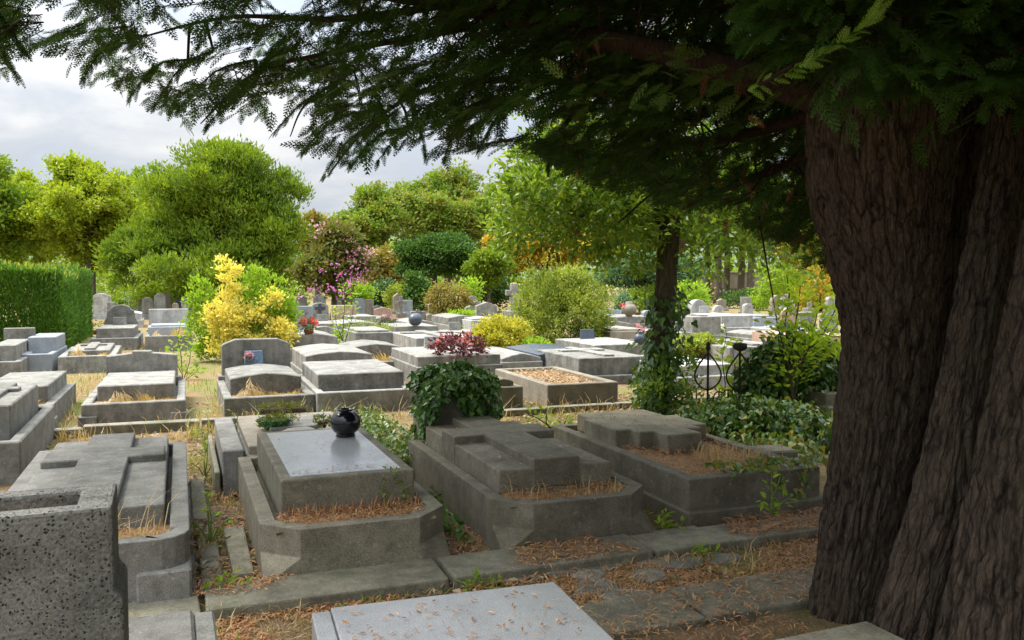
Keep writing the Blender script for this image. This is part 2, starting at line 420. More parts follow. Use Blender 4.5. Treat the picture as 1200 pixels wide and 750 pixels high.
def billow(lobes, k=5, f=.44, seed=0):
    rs = np.random.default_rng(seed + 900); out = []
    for q in lobes:
        c, r = np.array(q[:3]), np.array(q[3:])
        out.append(tuple(c) + tuple(r * .66))
        for _ in range(k + 2):
            d = rs.normal(size=3); d /= np.linalg.norm(d); d[2] = abs(d[2]) * .9 + d[2] * .1 if rs.random() < .6 else d[2]
            g = f * rs.uniform(.65, 1.25)
            out.append(tuple(c + d * r * (1.06 - g * .55)) + tuple(r * g * np.array([1.0, 1.0, .52])))
    return out

def foliage(name, mat, parent, P, ax, nm, length, aspect=.5, tmpl=KITE, lv=.3, origin=(0, 0, 0)):
    L = length * (1 + rng.uniform(-lv, lv, len(P)))
    V, F = leaf_polys(P - np.asarray(origin, float), ax, nm, L, aspect, tmpl)
    return raw_mesh(name, V, F, mat, parent)

def auto_lobes(w, h, zb, n=9, seed=0, dep=None):
    rs = np.random.default_rng(seed)
    rx, rz = w / 2, (h - zb) / 2
    ry = dep / 2 if dep else rx
    out = [(0, 0, zb + rz * .95, rx * .62, ry * .62, rz * .72)]
    for k in range(n):
        a = 2 * PI * (k + rs.uniform(-.3, .3)) / n
        el = rs.uniform(-.55, .95)
        f = rs.uniform(.5, .66)
        c = (math.cos(a) * rx * f * math.sqrt(1 - min(.9, el * el) * .75), math.sin(a) * ry * f * math.sqrt(1 - min(.9, el * el) * .75), zb + rz + rz * el * .6)
        r = rs.uniform(.34, .46)
        out.append((*c, rx * r, ry * r, rz * r * rs.uniform(.8, 1.0)))
    out.append((rs.uniform(-.15, .15) * rx, 0, h - rz * .36, rx * .4, ry * .4, rz * .36))
    return out

def trunk_mesh(parent, mat, r, h, lobes, n=7, lean=(0, 0), rs=None, name='trunk'):
    rs = rs or R
    s = S()
    top = Vector((lean[0], lean[1], h))
    s.tube([(0, 0, -.1), (0, 0, h * .12), (lean[0] * .4 + r * .2, lean[1] * .4, h * .5), top], [r * 1.35, r * 1.02, r * .85, r * .6], n=12)
    lb = sorted(lobes, key=lambda q: -q[3])[:n]
    for q in lb:
        e = Vector(q[:3]); st = Vector((lean[0] * .7, lean[1] * .7, h * rs.uniform(.62, .95)))
        mid = st.lerp(e, .5) + Vector((rs.uniform(-.1, .1), rs.uniform(-.1, .1), .08)) * (e - st).length
        s.tube([st, mid, e], [r * .5, r * .3, r * .1], n=7)
    return s.build(name, mat, parent, smooth=True)

def px_tree(name, label, cat, px0, px1, ptop, d, zb, mat, leaf, nclump, per, cr, r=.25, seed=1, group=None, nl=9, aspect=.5, bark='bark_grey', dep=None, base_px=None, lobes=None, **kw):
    c = D((px0 + px1) / 2, 350, d); c[2] = 0
    h = CAMH - (ptop - 325) * d / FPX; w = (px1 - px0) * d / FPX
    t = thing(name, label, cat, c, 0, group)
    lb = lobes or auto_lobes(w, h, zb, nl, seed, dep)
    rs = np.random.default_rng(seed + 100)
    P, ax, nm = crown_pts(billow(lb, 5, .42, seed), int(nclump * 1.45), per, cr * .6, rs=rs, **kw)
    foliage('crown', M[mat], t, P, ax, nm, leaf, aspect)
    trunk_mesh(t, M[bark], r, max(zb + (h - zb) * .45, .4), lb)
    return t, c, lb

def blades(P, h, width=.006, lean=.35, seed=0):
    """curved grass blades: three quads-in-one strip, returns V,F"""
    rs = np.random.default_rng(seed)
    n = len(P)
    a = rs.uniform(0, 2 * PI, n); d = np.stack([np.cos(a), np.sin(a), np.zeros(n)], 1)
    s = np.stack([-np.sin(a), np.cos(a), np.zeros(n)], 1)
    h = np.broadcast_to(np.asarray(h, float), (n,))[:, None]
    ln = rs.uniform(.2, 1.0, n)[:, None] * lean
    z = np.array([0, 0, 1.0])
    p0 = P; p1 = P + z * h * .5 + d * h * ln * .3; p2 = P + z * h * (1 - .35 * ln) + d * h * ln * 1.1
    w = width
    V = np.stack([p0 - s * w, p0 + s * w, p1 - s * w * .8, p1 + s * w * .8, p2 - s * w * .2, p2 + s * w * .2], 1).reshape(-1, 3)
    b = np.arange(n)[:, None] * 6
    F = np.concatenate([b + np.array([[0, 1, 3, 2]]), b + np.array([[2, 3, 5, 4]])])
    return V, F

def grass_obj(name, mat, parent, P, h, width=.005, lean=.5, seed=0, kind=None):
    V, F = blades(np.asarray(P, float), h, width, lean, seed)
    o = raw_mesh(name, V, F, mat, parent)
    if kind: o['kind'] = kind
    return o

def rect_pts(n, x0, x1, y0, y1, z=0.0, seed=None):
    rs = np.random.default_rng(seed) if seed is not None else rng
    return np.stack([rs.uniform(x0, x1, n), rs.uniform(y0, y1, n), np.full(n, z)], 1)

def litter_polys(P, lmin, lmax, asp, tilt=.25):
    n = len(P)
    a = rng.uniform(0, 2 * PI, n)
    ax = np.stack([np.cos(a), np.sin(a), rng.normal(0, tilt, n)], 1)
    nm = np.stack([rng.normal(0, tilt, n), rng.normal(0, tilt, n), np.ones(n)], 1)
    return leaf_polys(P + np.array([0, 0, .006]), ax, nm, rng.uniform(lmin, lmax, n), asp)

def merge(*vf):
    Vs, Fs, b = [], [], 0
    for V, F in vf:
        Vs.append(V); Fs.append(F + b); b += len(V)
    return np.concatenate(Vs), np.concatenate(Fs)

# ------------------------------------------------------------------ ground sheet
def build_ground():
    xs = np.concatenate([[-400, -200, -100, -60], np.linspace(-30, 40, 120), [70, 120, 220, 420]])
    ys = np.concatenate([[-60, -20, -5], np.linspace(-2, 45, 110), [70, 110, 200, 400, 800]])
    V = np.array([(x, y, 0.0) for y in ys for x in xs])
    for i, (x, y, z) in enumerate(V):
        if -30 < x < 40 and 0 < y < 45:
            V[i, 2] = mnoise.noise(Vector((x * .9, y * .9, 0))) * .018 - .008
    nx = len(xs)
    F = [(j * nx + i, j * nx + i + 1, (j + 1) * nx + i + 1, (j + 1) * nx + i) for j in range(len(ys) - 1) for i in range(nx - 1)]
    o = raw_mesh('ground', V, F, M['ground'], smooth=True)
    tag(o, kind='structure')
build_ground()

# ------------------------------------------------------------------ graves
GRP = 'stone graves of the cemetery'

def head_profile(shape, w, h):
    hw = w / 2
    if shape == 'arch':
        r = hw * .55
        return [(-hw, 0), (hw, 0), (hw, h - r)] + [(hw * math.cos(a), h - r + r * math.sin(a)) for a in np.linspace(.15, PI - .15, 13)] + [(-hw, h - r)]
    if shape == 'round':
        return [(-hw, 0), (hw, 0)] + [(hw * math.cos(a), h - hw + hw * math.sin(a)) for a in np.linspace(0, PI, 15)]
    if shape == 'clip':
        return [(-hw, 0), (hw, 0), (hw, h * .86), (hw * .93, h * .9)] + [(hw * .62, h), (-hw * .62, h), (-hw * .93, h * .9), (-hw, h * .86)]
    if shape == 'gable':
        return [(-hw, 0), (hw, 0), (hw, h * .82), (0, h), (-hw, h * .82)]
    if shape == 'stepgable':
        c = hw * .27
        return [(-hw, 0), (hw, 0), (hw, h * .86), (c, h * .94), (c, h), (-c, h), (-c, h * .94), (-hw, h * .86)]
    if shape == 'shoulder':
        p = [(-hw, 0), (hw, 0), (hw, h * .38), (hw * .9, h * .52), (hw * .84, h * .56), (hw * .78, h * .8)]
        p += [(hw * .6 * math.cos(a) + .0, h * .84 + h * .16 * math.sin(a)) for a in np.linspace(.0, PI, 9)]
        return p + [(-hw * .78, h * .8), (-hw * .84, h * .56), (-hw * .9, h * .52), (-hw, h * .38)]
    return [(-hw, 0), (hw, 0), (hw, h), (-hw, h)]

def stop_rings(x0, x1, y0, y1, c, h, zb=.05, zt=.2):
    """front corners: square at the base, chamfered above (a broach stop)"""
    def rg(k):
        return [(x0 + k, y0), (x1 - k, y0), (x1, y0 + k), (x1, y1), (x0, y1), (x0, y0 + k)]
    return [rg(.006), rg(.006), rg(c), rg(c)], [0, zb, zt, h]

def kerb_ring(parent, mat, W, L, h, t=.1, c=0.0, well=.07, zt=None, bevel=.01, y0=0.0, base=-.05):
    s = S(); hw = W / 2
    if c:
        outs, zs = stop_rings(-hw, hw, y0, L, c, h, .04, zt or h * .55)
        ci = c * .8
        inner = [(-hw + t + ci, y0 + t), (hw - t - ci, y0 + t), (hw - t, y0 + t + ci), (hw - t, L - t), (-hw + t, L - t), (-hw + t, y0 + t + ci)]
        s.ring(outs, [base] + zs[1:], inner, h - well)
    else:
        sq = [(-hw, y0), (hw, y0), (hw, L), (-hw, L)]
        inner = [(-hw + t, y0 + t), (hw - t, y0 + t), (hw - t, L - t), (-hw + t, L - t)]
        s.ring([sq, sq], [base, h], inner, h - well)
    return s.build('kerb', mat, parent, bevel=bevel)

def slab_prism(s, w, y0, y1, z0, z1, gable=0.0):
    hw = w / 2
    if gable:
        s.prism([(-hw, z0), (hw, z0), (hw, z1 - gable), (hw * .5, z1 - gable * .35), (0, z1), (-hw * .5, z1 - gable * .35), (-hw, z1 - gable)], y0, y1)
    else:
        s.box(-hw, hw, y0, y1, z0, z1, .003)
    return s

def bed_surface(parent, name, mat, x0, x1, y0, y1, z, amp=.02, seed=0):
    nx, ny = 14, 10
    V = [(x0 + (x1 - x0) * i / nx, y0 + (y1 - y0) * j / ny, z + amp * (mnoise.noise(Vector((i * .6 + seed, j * .7, seed * 1.7))) + .4)) for j in range(ny + 1) for i in range(nx + 1)]
    F = [(j * (nx + 1) + i, j * (nx + 1) + i + 1, (j + 1) * (nx + 1) + i + 1, (j + 1) * (nx + 1) + i) for j in range(ny) for i in range(nx)]
    return raw_mesh(name, V, F, mat, parent, smooth=True)

GN = [0]
def grave(label, pl, pr, yf, L=2.1, mat='granite', hk=.24, slab=(.40, .36, .1), head=None, bed=None, gable=0.0, steps=False, cross=False, c=0.0, hmat=None, smat=None, cat='grave', W=None, pos=None, t=.1, rz=None, name='grave', group=GRP):
    """slab: (top height, front set-back, side inset) or None; head: (shape, top pixel row or height, width share, thickness)"""
    GN[0] += 1; k = GN[0]
    if pos is None:
        p0 = G(pl, yf); x0, y0 = p0[0], p0[1]
        kk = (pr - 600) / FPX
        # X of the right end on the same Y
        A = RT + FW * 0
        # solve (X*RTx + Y*RTy) / (X*FWx + Y*FWy + c) = kk at z = 0
        cz = -CAMH * FW[2]
        x1 = (kk * (y0 * FW[1] + cz) - y0 * RT[1]) / (RT[0] - kk * FW[0])
    else:
        x0, x1, y0 = pos
    Wd = W or (x1 - x0)
    cx = (x0 + x1) / 2
    th = thing(name, label, cat, (cx, y0, 0), R.uniform(-.02, .02) if rz is None else rz, group)
    m = M[mat]; bv = .012
    kerb_ring(th, m, Wd, L, hk, t, c, bevel=bv)
    if slab:
        zs, sf, si = slab
        s = S(); slab_prism(s, Wd - 2 * si, sf, L - (.22 if head else .08), hk - .08, zs, gable)
        so = s.build('slab', M[smat or mat], th, bevel=bv)
        if cross:
            s = S(); w2 = (Wd - 2 * si) / 2 - .04; Ls = L - .12 - sf
            yc = sf + Ls * .66; a = .11
            s.loft([[(-a, sf + .03), (a, sf + .03), (a, yc - a), (w2, yc - a), (w2, yc + a), (a, yc + a), (a, L - .2), (-a, L - .2), (-a, yc + a), (-w2, yc + a), (-w2, yc - a), (-a, yc - a)]] * 2, [zs - .02, zs + .035])
            s.build('relief_cross', M[smat or mat], th, bevel=.008)
        ws_ = Wd - 2 * si; Ls = L - (.22 if head else .08) - sf
        if not cross and not gable and Ls > .9 and k > 8:
            pick = (k * 7) % 4
            if pick == 0:
                s = S(); s.box(-ws_ / 2 + .07, ws_ / 2 - .07, sf + .09, sf + Ls - .07, zs - .01, zs + .045, .003); s.build('raised_panel', M[smat or mat], th, bevel=.012)
            elif pick == 1:
                s = S(); s.loft([[(-.16, sf + Ls - .3), (.16, sf + Ls - .3), (.16, sf + Ls - .22), (-.16, sf + Ls - .22)], [(-.15, sf + Ls - .26), (.15, sf + Ls - .26), (.15, sf + Ls - .22), (-.15, sf + Ls - .22)]], [zs - .01, zs + .2]); s.build('tablet', M[('white_stone', 'navy_granite', 'granite_dark')[k % 3]], th, bevel=.006)
            elif pick == 2:
                yc = sf + Ls * .66; a_ = .09; w2 = ws_ * .34
                s = S(); s.loft([[(-a_, sf + .12), (a_, sf + .12), (a_, yc - a_), (w2, yc - a_), (w2, yc + a_), (a_, yc + a_), (a_, sf + Ls - .1), (-a_, sf + Ls - .1), (-a_, yc + a_), (-w2, yc + a_), (-w2, yc - a_), (-a_, yc - a_)]] * 2, [zs - .01, zs + .035]); s.build('relief_cross', M[smat or mat], th, bevel=.008)
    else:
        sf = L - (.2 if head else .12); si = t
    if bed in ('grass', 'needles', 'leaves', 'soil'):
        y1 = sf - .004
        b = bed_surface(th, 'planting_bed', M['dry_bed' if bed != 'soil' else 'soil'], -Wd / 2 + t - .02, Wd / 2 - t + .02, t - .02, y1 + .02, hk - .055, .02, k)
        if bed == 'grass':
            n = 420
            P = rect_pts(n, -Wd / 2 + t + .02, Wd / 2 - t - .02, t + .02, max(y1 - .02, t + .1), hk - .05, k)
            cl = np.sin(P[:, 0] * 9 + k) * .5 + .6
            hh = (np.random.default_rng(k).gamma(2.2, .05, n) * cl + .03) * .8
            grass_obj('dry_grass', M['straw'], th, P, hh, .0045 + .0004 * np.linalg.norm([cx, y0]) * .6, .8, k, 'stuff')
        if bed in ('needles', 'leaves'):
            n = 700 if bed == 'leaves' else 500
            P = rect_pts(n, -Wd / 2 + t, Wd / 2 - t, t, y1, hk - .04, k); P[:, 2] += rng.uniform(0, .02, n)
            V, F = litter_polys(P, .035, .075, .45, .35) if bed == 'leaves' else litter_polys(P, .03, .06, .2, .35)
            o = raw_mesh('fallen_litter', V, F, M['litter' if bed == 'leaves' else 'needles'], th); o['kind'] = 'stuff'
    if head:
        shp, ht, ws, tk = head
        if ht > 5:
            yb = y0 + L
            _, _, dep = project(np.array([cx, yb - tk, 1.0])); ht = CAMH - (ht - 325) * dep / FPX
        s = S(); prof = [(px, pz + hk - .03) for px, pz in head_profile(shp, Wd * ws, ht - hk + .03)]
        s.prism(prof, L - tk, L - .012)
        s.build('headstone', M[hmat or mat], th, bevel=bv)
        s = S(); s.box(-Wd * ws / 2 - .05, Wd * ws / 2 + .05, L - tk - .05, L + .03, hk - .05, hk + .06)
        s.build('headstone_base', M[hmat or mat], th, bevel=.008)
    if steps:
        for sx in (-1, 1):
            s = S(); x = sx * (Wd / 2 + .03)
            s.box(min(x, x - sx * .2), max(x, x - sx * .2), -.035, .2, -.04, hk * .45)
            s.build('corner_block', m, th, bevel=.01)
    return th

# ---- front row: grave with relief cross at the left
def litter_on(parent, x0, x1, y0, y1, z, n, mat='needles', lo=.02, hi=.05, asp=.2, name='fallen_needles', seed=0):
    P = rect_pts(n, x0, x1, y0, y1, z, seed); P[:, 2] += rng.uniform(0, .004, n)
    V, F = litter_polys(P, lo, hi, asp, .12)
    o = raw_mesh(name, V, F, M[mat], parent); o['kind'] = 'stuff'
    return o

t = thing('grave', 'dark weathered grave with wide raised cross on its slab behind the pitted headstone', 'grave', (-.5, 4.67, 0), .0, GRP)
W = 1.06; hw = W / 2
s = S()
arc = [(hw - .16 + .16 * math.sin(a), .16 - .16 * math.cos(a)) for a in np.linspace(.15, PI / 2 - .15, 4)]
out = [(-hw, 0), (hw - .2, 0)] + arc + [(hw, .2), (hw, 2.75), (-hw, 2.75)]
n_ = len(out)
cen = (0, 1.4)
inn = [(-hw + .1, .1), (hw - .2, .1)] + [(x - .07, y + .07) for x, y in arc] + [(hw - .1, .24), (hw - .1, 2.65), (-hw + .1, 2.65)]
s.ring([out, out], [-.05, .36], inn, .27)
s.build('kerb', M['granite_dark'], t, bevel=.012, seg=2)
s = S(); s.box(hw - .26, hw + .004, -.03, .22, -.04, .2); s.build('corner_block', M['granite_dark'], t, bevel=.012)
s = S(); s.box(-hw - .03, hw + .03, -.07, 2.8, -.08, .03); s.build('plinth', M['granite_dark'], t, bevel=.01)
s = S(); s.box(-.40, .40, .5, 2.72, .26, .42, .004); s.build('slab', M['granite_dark'], t, bevel=.012, seg=2)
s = S()
a, yc = .155, 1.88
s.loft([[(-a, .503), (a, .503), (a, yc - a), (.385, yc - a), (.385, yc + a + .02), (a, yc + a + .02), (a, 2.7), (-a, 2.7), (-a, yc + a + .02), (-.385, yc + a + .02), (-.385, yc - a), (-a, yc - a)]] * 2, [.40, .468])
s.build('relief_cross', M['granite_dark'], t, bevel=.008)
bed_surface(t, 'planting_bed', M['dry_bed'], -.44, .44, .09, .52, .285, .02, 3)
grass_obj('dry_grass', M['straw'], t, rect_pts(190, -.4, .4, .14, .46, .29, 5), np.random.default_rng(5).gamma(2.2, .05, 190) + .03, .003, 1.2, 6, 'stuff')
litter_on(t, -.4, .4, .12, .48, .30, 500, seed=9)
litter_on(t, -.35, .35, .6, 2.6, .43, 40, name='fallen_leaves', mat='litter', seed=12)

# ---- front row: grave with the polished inset and the vase
def stop_grave(label, x0, x1, y0, L, h=.31, mat='granite_mossy'):
    W = x1 - x0
    t = thing('grave', label, 'grave', ((x0 + x1) / 2, y0, 0), 0, GRP)
    hw = W / 2
    s = S(); c = .2
    outs, zs = stop_rings(-hw, hw, 0, L, c, h, .02, .15)
    tt = .09
    inner = [(-hw + tt + c * .78, tt), (hw - tt - c * .78, tt), (hw - tt, tt + c * .78), (hw - tt, L - tt), (-hw + tt, L - tt), (-hw + tt, tt + c * .78)]
    s.ring(outs, [-.05, .02, .15, h], inner, h - .09)
    s.build('kerb', M[mat], t, bevel=.011, seg=2)
    return t, hw

t, hw = stop_grave('mossy grave whose slab has a polished pale inset and carries the black vase', .40, 1.48, 4.75, 2.12)
s = S(); s.box(-.40, .41, .40, 2.07, .22, .5, .002); s.build('slab', M['granite_mossy'], t, bevel=.012, seg=2)
s = S(); s.box(-.335, .345, .465, 2.0, .47, .5025); s.build('polished_inset', M['polished'], t, bevel=.004)
bed_surface(t, 'planting_bed', M['dry_bed'], -.46, .46, .08, .42, .262, .03, 8)
P = rect_pts(900, -.42, .42, .12, .39, .285, 15); P[:, 2] += rng.uniform(0, .03, 900)
V, F = litter_polys(P, .02, .055, .14, .6)
o = raw_mesh('dead_needles', V, F, M['needles'], t); o['kind'] = 'stuff'
grass_obj('dead_stalks', M['needles'], t, rect_pts(130, -.42, .42, .3, .39, .28, 22), rng.uniform(.03, .11, 130), .003, .5, 23, 'stuff')
litter_on(t, -.32, .34, .48, .62, .5035, 60, seed=18)
litter_on(t, -.32, .34, .5, 1.9, .5035, 35, seed=19, lo=.01, hi=.025, asp=.4)
GRAVE_B = t

# ---- front row: mossy grave with the large relief cross
t, hw = stop_grave('mossy grave with broad raised cross slab in front of the ivy covered headstone', 1.80, 2.88, 4.76, 2.3)
s = S(); s.box(-.41, .41, .42, 2.22, .22, .435, .002); s.build('slab', M['granite_mossy'], t, bevel=.012, seg=2)
s = S(); a, yc = .17, 1.55
s.loft([[(-a, .412), (a, .412), (a, yc - a), (.414, yc - a), (.414, yc + a), (a, yc + a), (a, 2.226), (-a, 2.226), (-a, yc + a), (-.414, yc + a), (-.414, yc - a), (-a, yc - a)]] * 2, [.30, .492])
s.build('relief_cross', M['granite_mossy'], t, bevel=.007)
s = S(); s.box(-.44, .44, .395, 2.24, .2, .25); s.build('slab_base', M['granite_mossy'], t, bevel=.008)
bed_surface(t, 'planting_bed', M['dry_bed'], -.46, .46, .08, .41, .262, .03, 28)
P = rect_pts(700, -.42, .42, .12, .39, .285, 35); P[:, 2] += rng.uniform(0, .025, 700)
V, F = litter_polys(P, .02, .05, .15, .5)
o = raw_mesh('dead_needles', V, F, M['needles'], t); o['kind'] = 'stuff'
grass_obj('dry_grass', M['straw'], t, rect_pts(110, -.42, .42, .14, .39, .28, 32), (rng.gamma(2.2, .04, 110) + .03) * .6, .003, 1.2, 33, 'stuff')
litter_on(t, -.4, .4, .45, 2.2, .447, 90, mat='litter', lo=.015, hi=.05, asp=.5, name='fallen_leaves', seed=38)

# ---- front row: grave with the thick free-standing cross slab (under the trees)
t = thing('grave', 'grave with thick cross shaped slab lying on a needle strewn bed beside the cypress', 'grave', (3.78, 4.86, 0), 0, GRP)
s = S()
sq = [(-.56, .07), (.56, .07), (.56, 2.4), (-.56, 2.4)]; iq = [(-.46, .17), (.46, .17), (.46, 2.3), (-.46, 2.3)]
s.ring([sq, sq], [.02, .32], iq, .24); s.build('kerb', M['granite_mossy'], t, bevel=.011, seg=2)
s = S(); s.box(-.6, .6, 0, 2.44, -.05, .11); s.build('plinth', M['granite_mossy'], t, bevel=.011)
s = S(); w1, w2, w3 = .44, .36, .24
pl = [(-.16, 1.0), (.16, 1.0), (.16, 1.2), (.3, 1.2), (.3, 1.34), (.44, 1.34), (.44, 1.85), (.34, 1.85), (.34, 2.25), (-.36, 2.25), (-.36, 1.95), (-.44, 1.95), (-.44, 1.34), (-.3, 1.34), (-.3, 1.2), (-.16, 1.2)]
s.loft([pl, pl], [.28, .44]); s.build('cross_slab', M['granite_mossy'], t, bevel=.009)
bed_surface(t, 'planting_bed', M['dry_bed'], -.48, .48, .15, 2.32, .27, .04, 48)
P = rect_pts(1500, -.44, .44, .19, 1.25, .30, 55); P[:, 2] += rng.uniform(0, .025, 1500)
V, F = litter_polys(P, .02, .06, .15, .5)
o = raw_mesh('dead_needles', V, F, M['needles'], t); o['kind'] = 'stuff'
grass_obj('dry_grass', M['straw'], t, rect_pts(160, -.1, .44, .3, .9, .29, 52), rng.gamma(2.2, .03, 160) + .03, .003, .8, 53, 'stuff')
litter_on(t, -.34, .3, 1.25, 2.2, .443, 120, mat='litter', lo=.012, hi=.04, asp=.5, name='fallen_leaves', seed=58)

# ---- near headstone with pitted face and planter recess
t = thing('headstone', 'pitted grey terrazzo headstone with a planting recess in its top nearest the camera', 'headstone', (-.58, 2.17, 0), .02)
s = S(); prof_o = [(-.43, 0), (.43, 0), (.43, .26), (-.43, .26)]; prof_i = [(-.40, .055), (.345, .055), (.345, .195), (-.40, .195)]
top_o = [(-.43, 0), (.425, 0), (.425, .26), (-.43, .26)]
low_o = [(-.43, -.0), (.445, -.0), (.445, .26), (-.43, .26)]
s.ring([low_o, low_o, [(-.43, 0), (.425, 0), (.425, .26), (-.43, .26)], top_o], [-.05, .94, .965, 1.165], prof_i, 1.09)
s.build('slab', M['pitted'], t, bevel=.009, seg=2)
bed_surface(t, 'planting_bed', M['dry_bed'], -.39, .335, .065, .185, 1.098, .012, 60)
s = S(); s.box(-.47, .50, -.03, .42, -.05, .30); s.build('plinth', M['pitted'], t, bevel=.012)

p = thing('stone_block', 'low grey stone block standing just right of the pitted headstone', 'stone block', (-.10, 2.95, 0), .01)
s = S(); s.box(-.2, .13, 0, .3, -.05, .5); s.build('block', M['granite_dark'], p, bevel=.012)
s = S(); s.box(.132, .2, .002, .3, -.05, .485); s.build('side_panel', M['granite_dark'], p, bevel=.008)

# ---- near slab at the bottom of the picture
t = thing('grave', 'bluish polished slab scattered with brown needles at the bottom edge of the view', 'grave', (.80, 1.03, 0), -.06, GRP)
s = S(); s.box(-.43, .44, 0, 2.03, .33, .5, .001); s.build('slab', M['near_slab'], t, bevel=.007, seg=2)
s = S(); s.box(-.5, -.433, .02, 2.0, .3, .5, .001); s.build('edge_panel', M['near_slab'], t, bevel=.005)
s = S(); s.box(-.5, .5, -.05, 1.96, -.05, .3); s.build('base', M['granite'], t, bevel=.01)
litter_on(t, -.4, .42, .9, 1.98, .5015, 260, seed=70, lo=.012, hi=.035, asp=.35)
litter_on(t, -.4, .42, .9, 1.7, .5015, 120, seed=71, lo=.03, hi=.07, asp=.1)

t = thing('grave', 'mossy green kerbed slab partly seen at the foot of the cypress trunk', 'grave', (2.34, .86, 0), .03, GRP)
s = S(); s.box(-.36, .36, 0, 1.85, -.05, .22); s.build('kerb', M['concrete'], t, bevel=.012)
s = S(); s.box(-.31, .31, .05, 1.8, .2, .30, .002); s.build('slab', M['concrete'], t, bevel=.01)

# ---- second grave of the front row, behind the vase: plain pale slab
t = thing('grave', 'low pale grave topped with broken slabs and a moss dish behind the vase', 'grave', (.85, 6.95, 0), .0, GRP)
s = S(); s.box(-.56, -.40, -.05, 1.6, .0, .36); s.box(-.38, .56, .0, 1.6, .0, .30); s.build('kerb', M['granite_pale'], t, bevel=.01)
s = S(); s.box(-.36, .54, .03, 1.55, .28, .37, .003); s.build('slab', M['tan_stone'], t, bevel=.01)
s = S(); s.box(-.62, -.58, -.05, 1.6, -.02, .2); s.build('side_kerb', M['concrete'], t, bevel=.008)
for q, (px, py, wx, wy, a) in enumerate([(345, 497, .26, .2, .2), (366, 492, .22, .16, .7), (385, 489, .3, .2, -.2), (348, 505, .2, .12, .9)]):
    g = G(px, py, .40)
    f = thing('broken_slab', ['largest flat broken grey piece of slab beside the moss dish', 'narrow broken slab piece lying between two others near the vase', 'pale broken slab piece just behind the vase', 'small broken slab chip in front of the other broken pieces'][q], 'slab fragment', (g[0], g[1], .372 + .001 * q), a, 'broken slab pieces')
    s = S(); s.loft([[(-wx, -wy * .7), (wx * .5, -wy), (wx, wy * .2), (wx * .2, wy), (-wx * .8, wy * .7)]] * 2, [0, .035], .004)
    s.build('slab_piece', M['granite_pale'], f, bevel=.006)

# ------------------------------------------------------------------ the rows behind
grave('low grave with flat dark slab and dry grass at far left of the second row', -45, 62, 508, L=2.2, hk=.26, slab=(.44, .4, .1), bed='grass', steps=True, c=.1)
grave('grave with stepped gable headstone and tall dry grass in front of its slab', 95, 218, 500, L=2.25, hk=.25, slab=(.40, .5, .13), head=('stepgable', .68, .82, .14), bed='grass', steps=True)
grave('grave with tall clipped corner headstone carrying a small blue plaque', 263, 370, 490, L=2.1, hk=.24, slab=(.47, .55, .1), gable=.06, head=('clip', 397, .88, .13), bed='grass')
grave('pale flat slab on a long high kerb right of the blue plaque headstone', 372, 486, 486, L=2.2, mat='granite_pale', hk=.27, slab=(.46, .35, .06))
grave('grave with low gabled grey block slab behind the long pale kerb', 357, 440, 452, L=1.9, hk=.2, slab=(.52, .06, .03), gable=.06)
grave('small grey stone grave end with stepped top right of the ivy headstone', 572, 613, 482, L=.7, mat='granite_mossy', hk=.30, slab=(.40, .08, .1), t=.08, gable=.04)
grave('long grey grave bed filled with dry fallen leaves left of the ivy clad trunk', 642, 724, 478, L=2.1, mat='tan_stone', hk=.30, slab=None, bed='leaves')
grave('grey kerbed grave with white slab at the left edge beside the hedge', -22, 24, 446, L=2.2, mat='granite', hk=.3, slab=(.55, .3, .1), head=('flat', .75, .9, .15))
grave('bluish stepped grave with smooth light sides below the hedge corner', 24, 62, 438, L=2.0, mat='granite_blue', hk=.34, slab=(.6, .7, .02))
grave('low bare kerbed grave with dry weeds right of the hedge', 68, 136, 438, L=2.4, hk=.3, slab=(.36, .5, .12), bed='grass', t=.12)
grave('grave with dark ornate shouldered headstone near the hedge end', 106, 162, 411, L=2.1, hk=.28, slab=(.5, .25, .1), head=('shoulder', 357, .78, .16), hmat='granite_dark')
grave('dark kerbed grave with dry grass and wide white headstone', 170, 226, 412, L=1.9, mat='granite_dark', hk=.35, slab=(.52, .75, .05), head=('flat', 362, .9, .16), bed='grass', hmat='white_stone', smat='granite_blue')
grave('pale gabled block grave under the red flower pot', 344, 398, 424, L=1.9, mat='granite_pale', hk=.22, slab=(.55, .1, .02), gable=.07)
grave('gabled grave with a strip of blond dry grass in front', 415, 486, 442, L=2.0, hk=.25, slab=(.50, .75, .06), gable=.06, bed='grass')
grave('grey slab grave with red begonias behind the ivy headstone', 489, 590, 453, L=2.0, hk=.3, slab=(.46, .06, .03), mat='granite', t=.12)
grave('low wide weathered grave in front of the yellow ball bush', 588, 636, 446, L=1.6, mat='granite_pale', hk=.3, slab=(.44, .03, .02), gable=.08)
grave('navy blue granite tomb with slanted top behind the leaf filled bed', 634, 708, 441, L=1.9, mat='granite', hk=.12, slab=(.42, .12, .02), smat='navy_granite', gable=.05)
grave('grey flat slab tomb just left of the ivy clad trunk', 680, 762, 452, L=2.0, mat='granite', hk=.14, slab=(.42, .1, .03))
grave('grey slab tomb carrying the dark vase with pink flowers', 698, 768, 431, L=2.0, mat='granite_pale', hk=.15, slab=(.42, .1, .03))
grave('grave with cross on its pale slab behind the begonia grave', 488, 560, 428, L=2.2, mat='granite_pale', hk=.22, slab=(.52, .12, .03), cross=True)
grave('grey grave with the dark urn lying across its slab', 464, 520, 408, L=2.0, mat='granite', hk=.3, slab=(.5, .3, .06))
grave('small distant grave with dark gabled slab below the rusty shrub', 526, 562, 396, L=2.0, mat='granite', hk=.35, slab=(.62, .1, .03), gable=.06)
grave('distant pale slab grave with dry grass bed left of the yellow ball bush', 536, 574, 412, L=1.8, mat='granite_pale', hk=.25, slab=(.4, .8, .05), bed='grass')
grave('flat grey grave beyond the weeping pale green bush', 716, 764, 414, L=2.0, mat='tan_stone', hk=.3, slab=(.48, .1, .03))
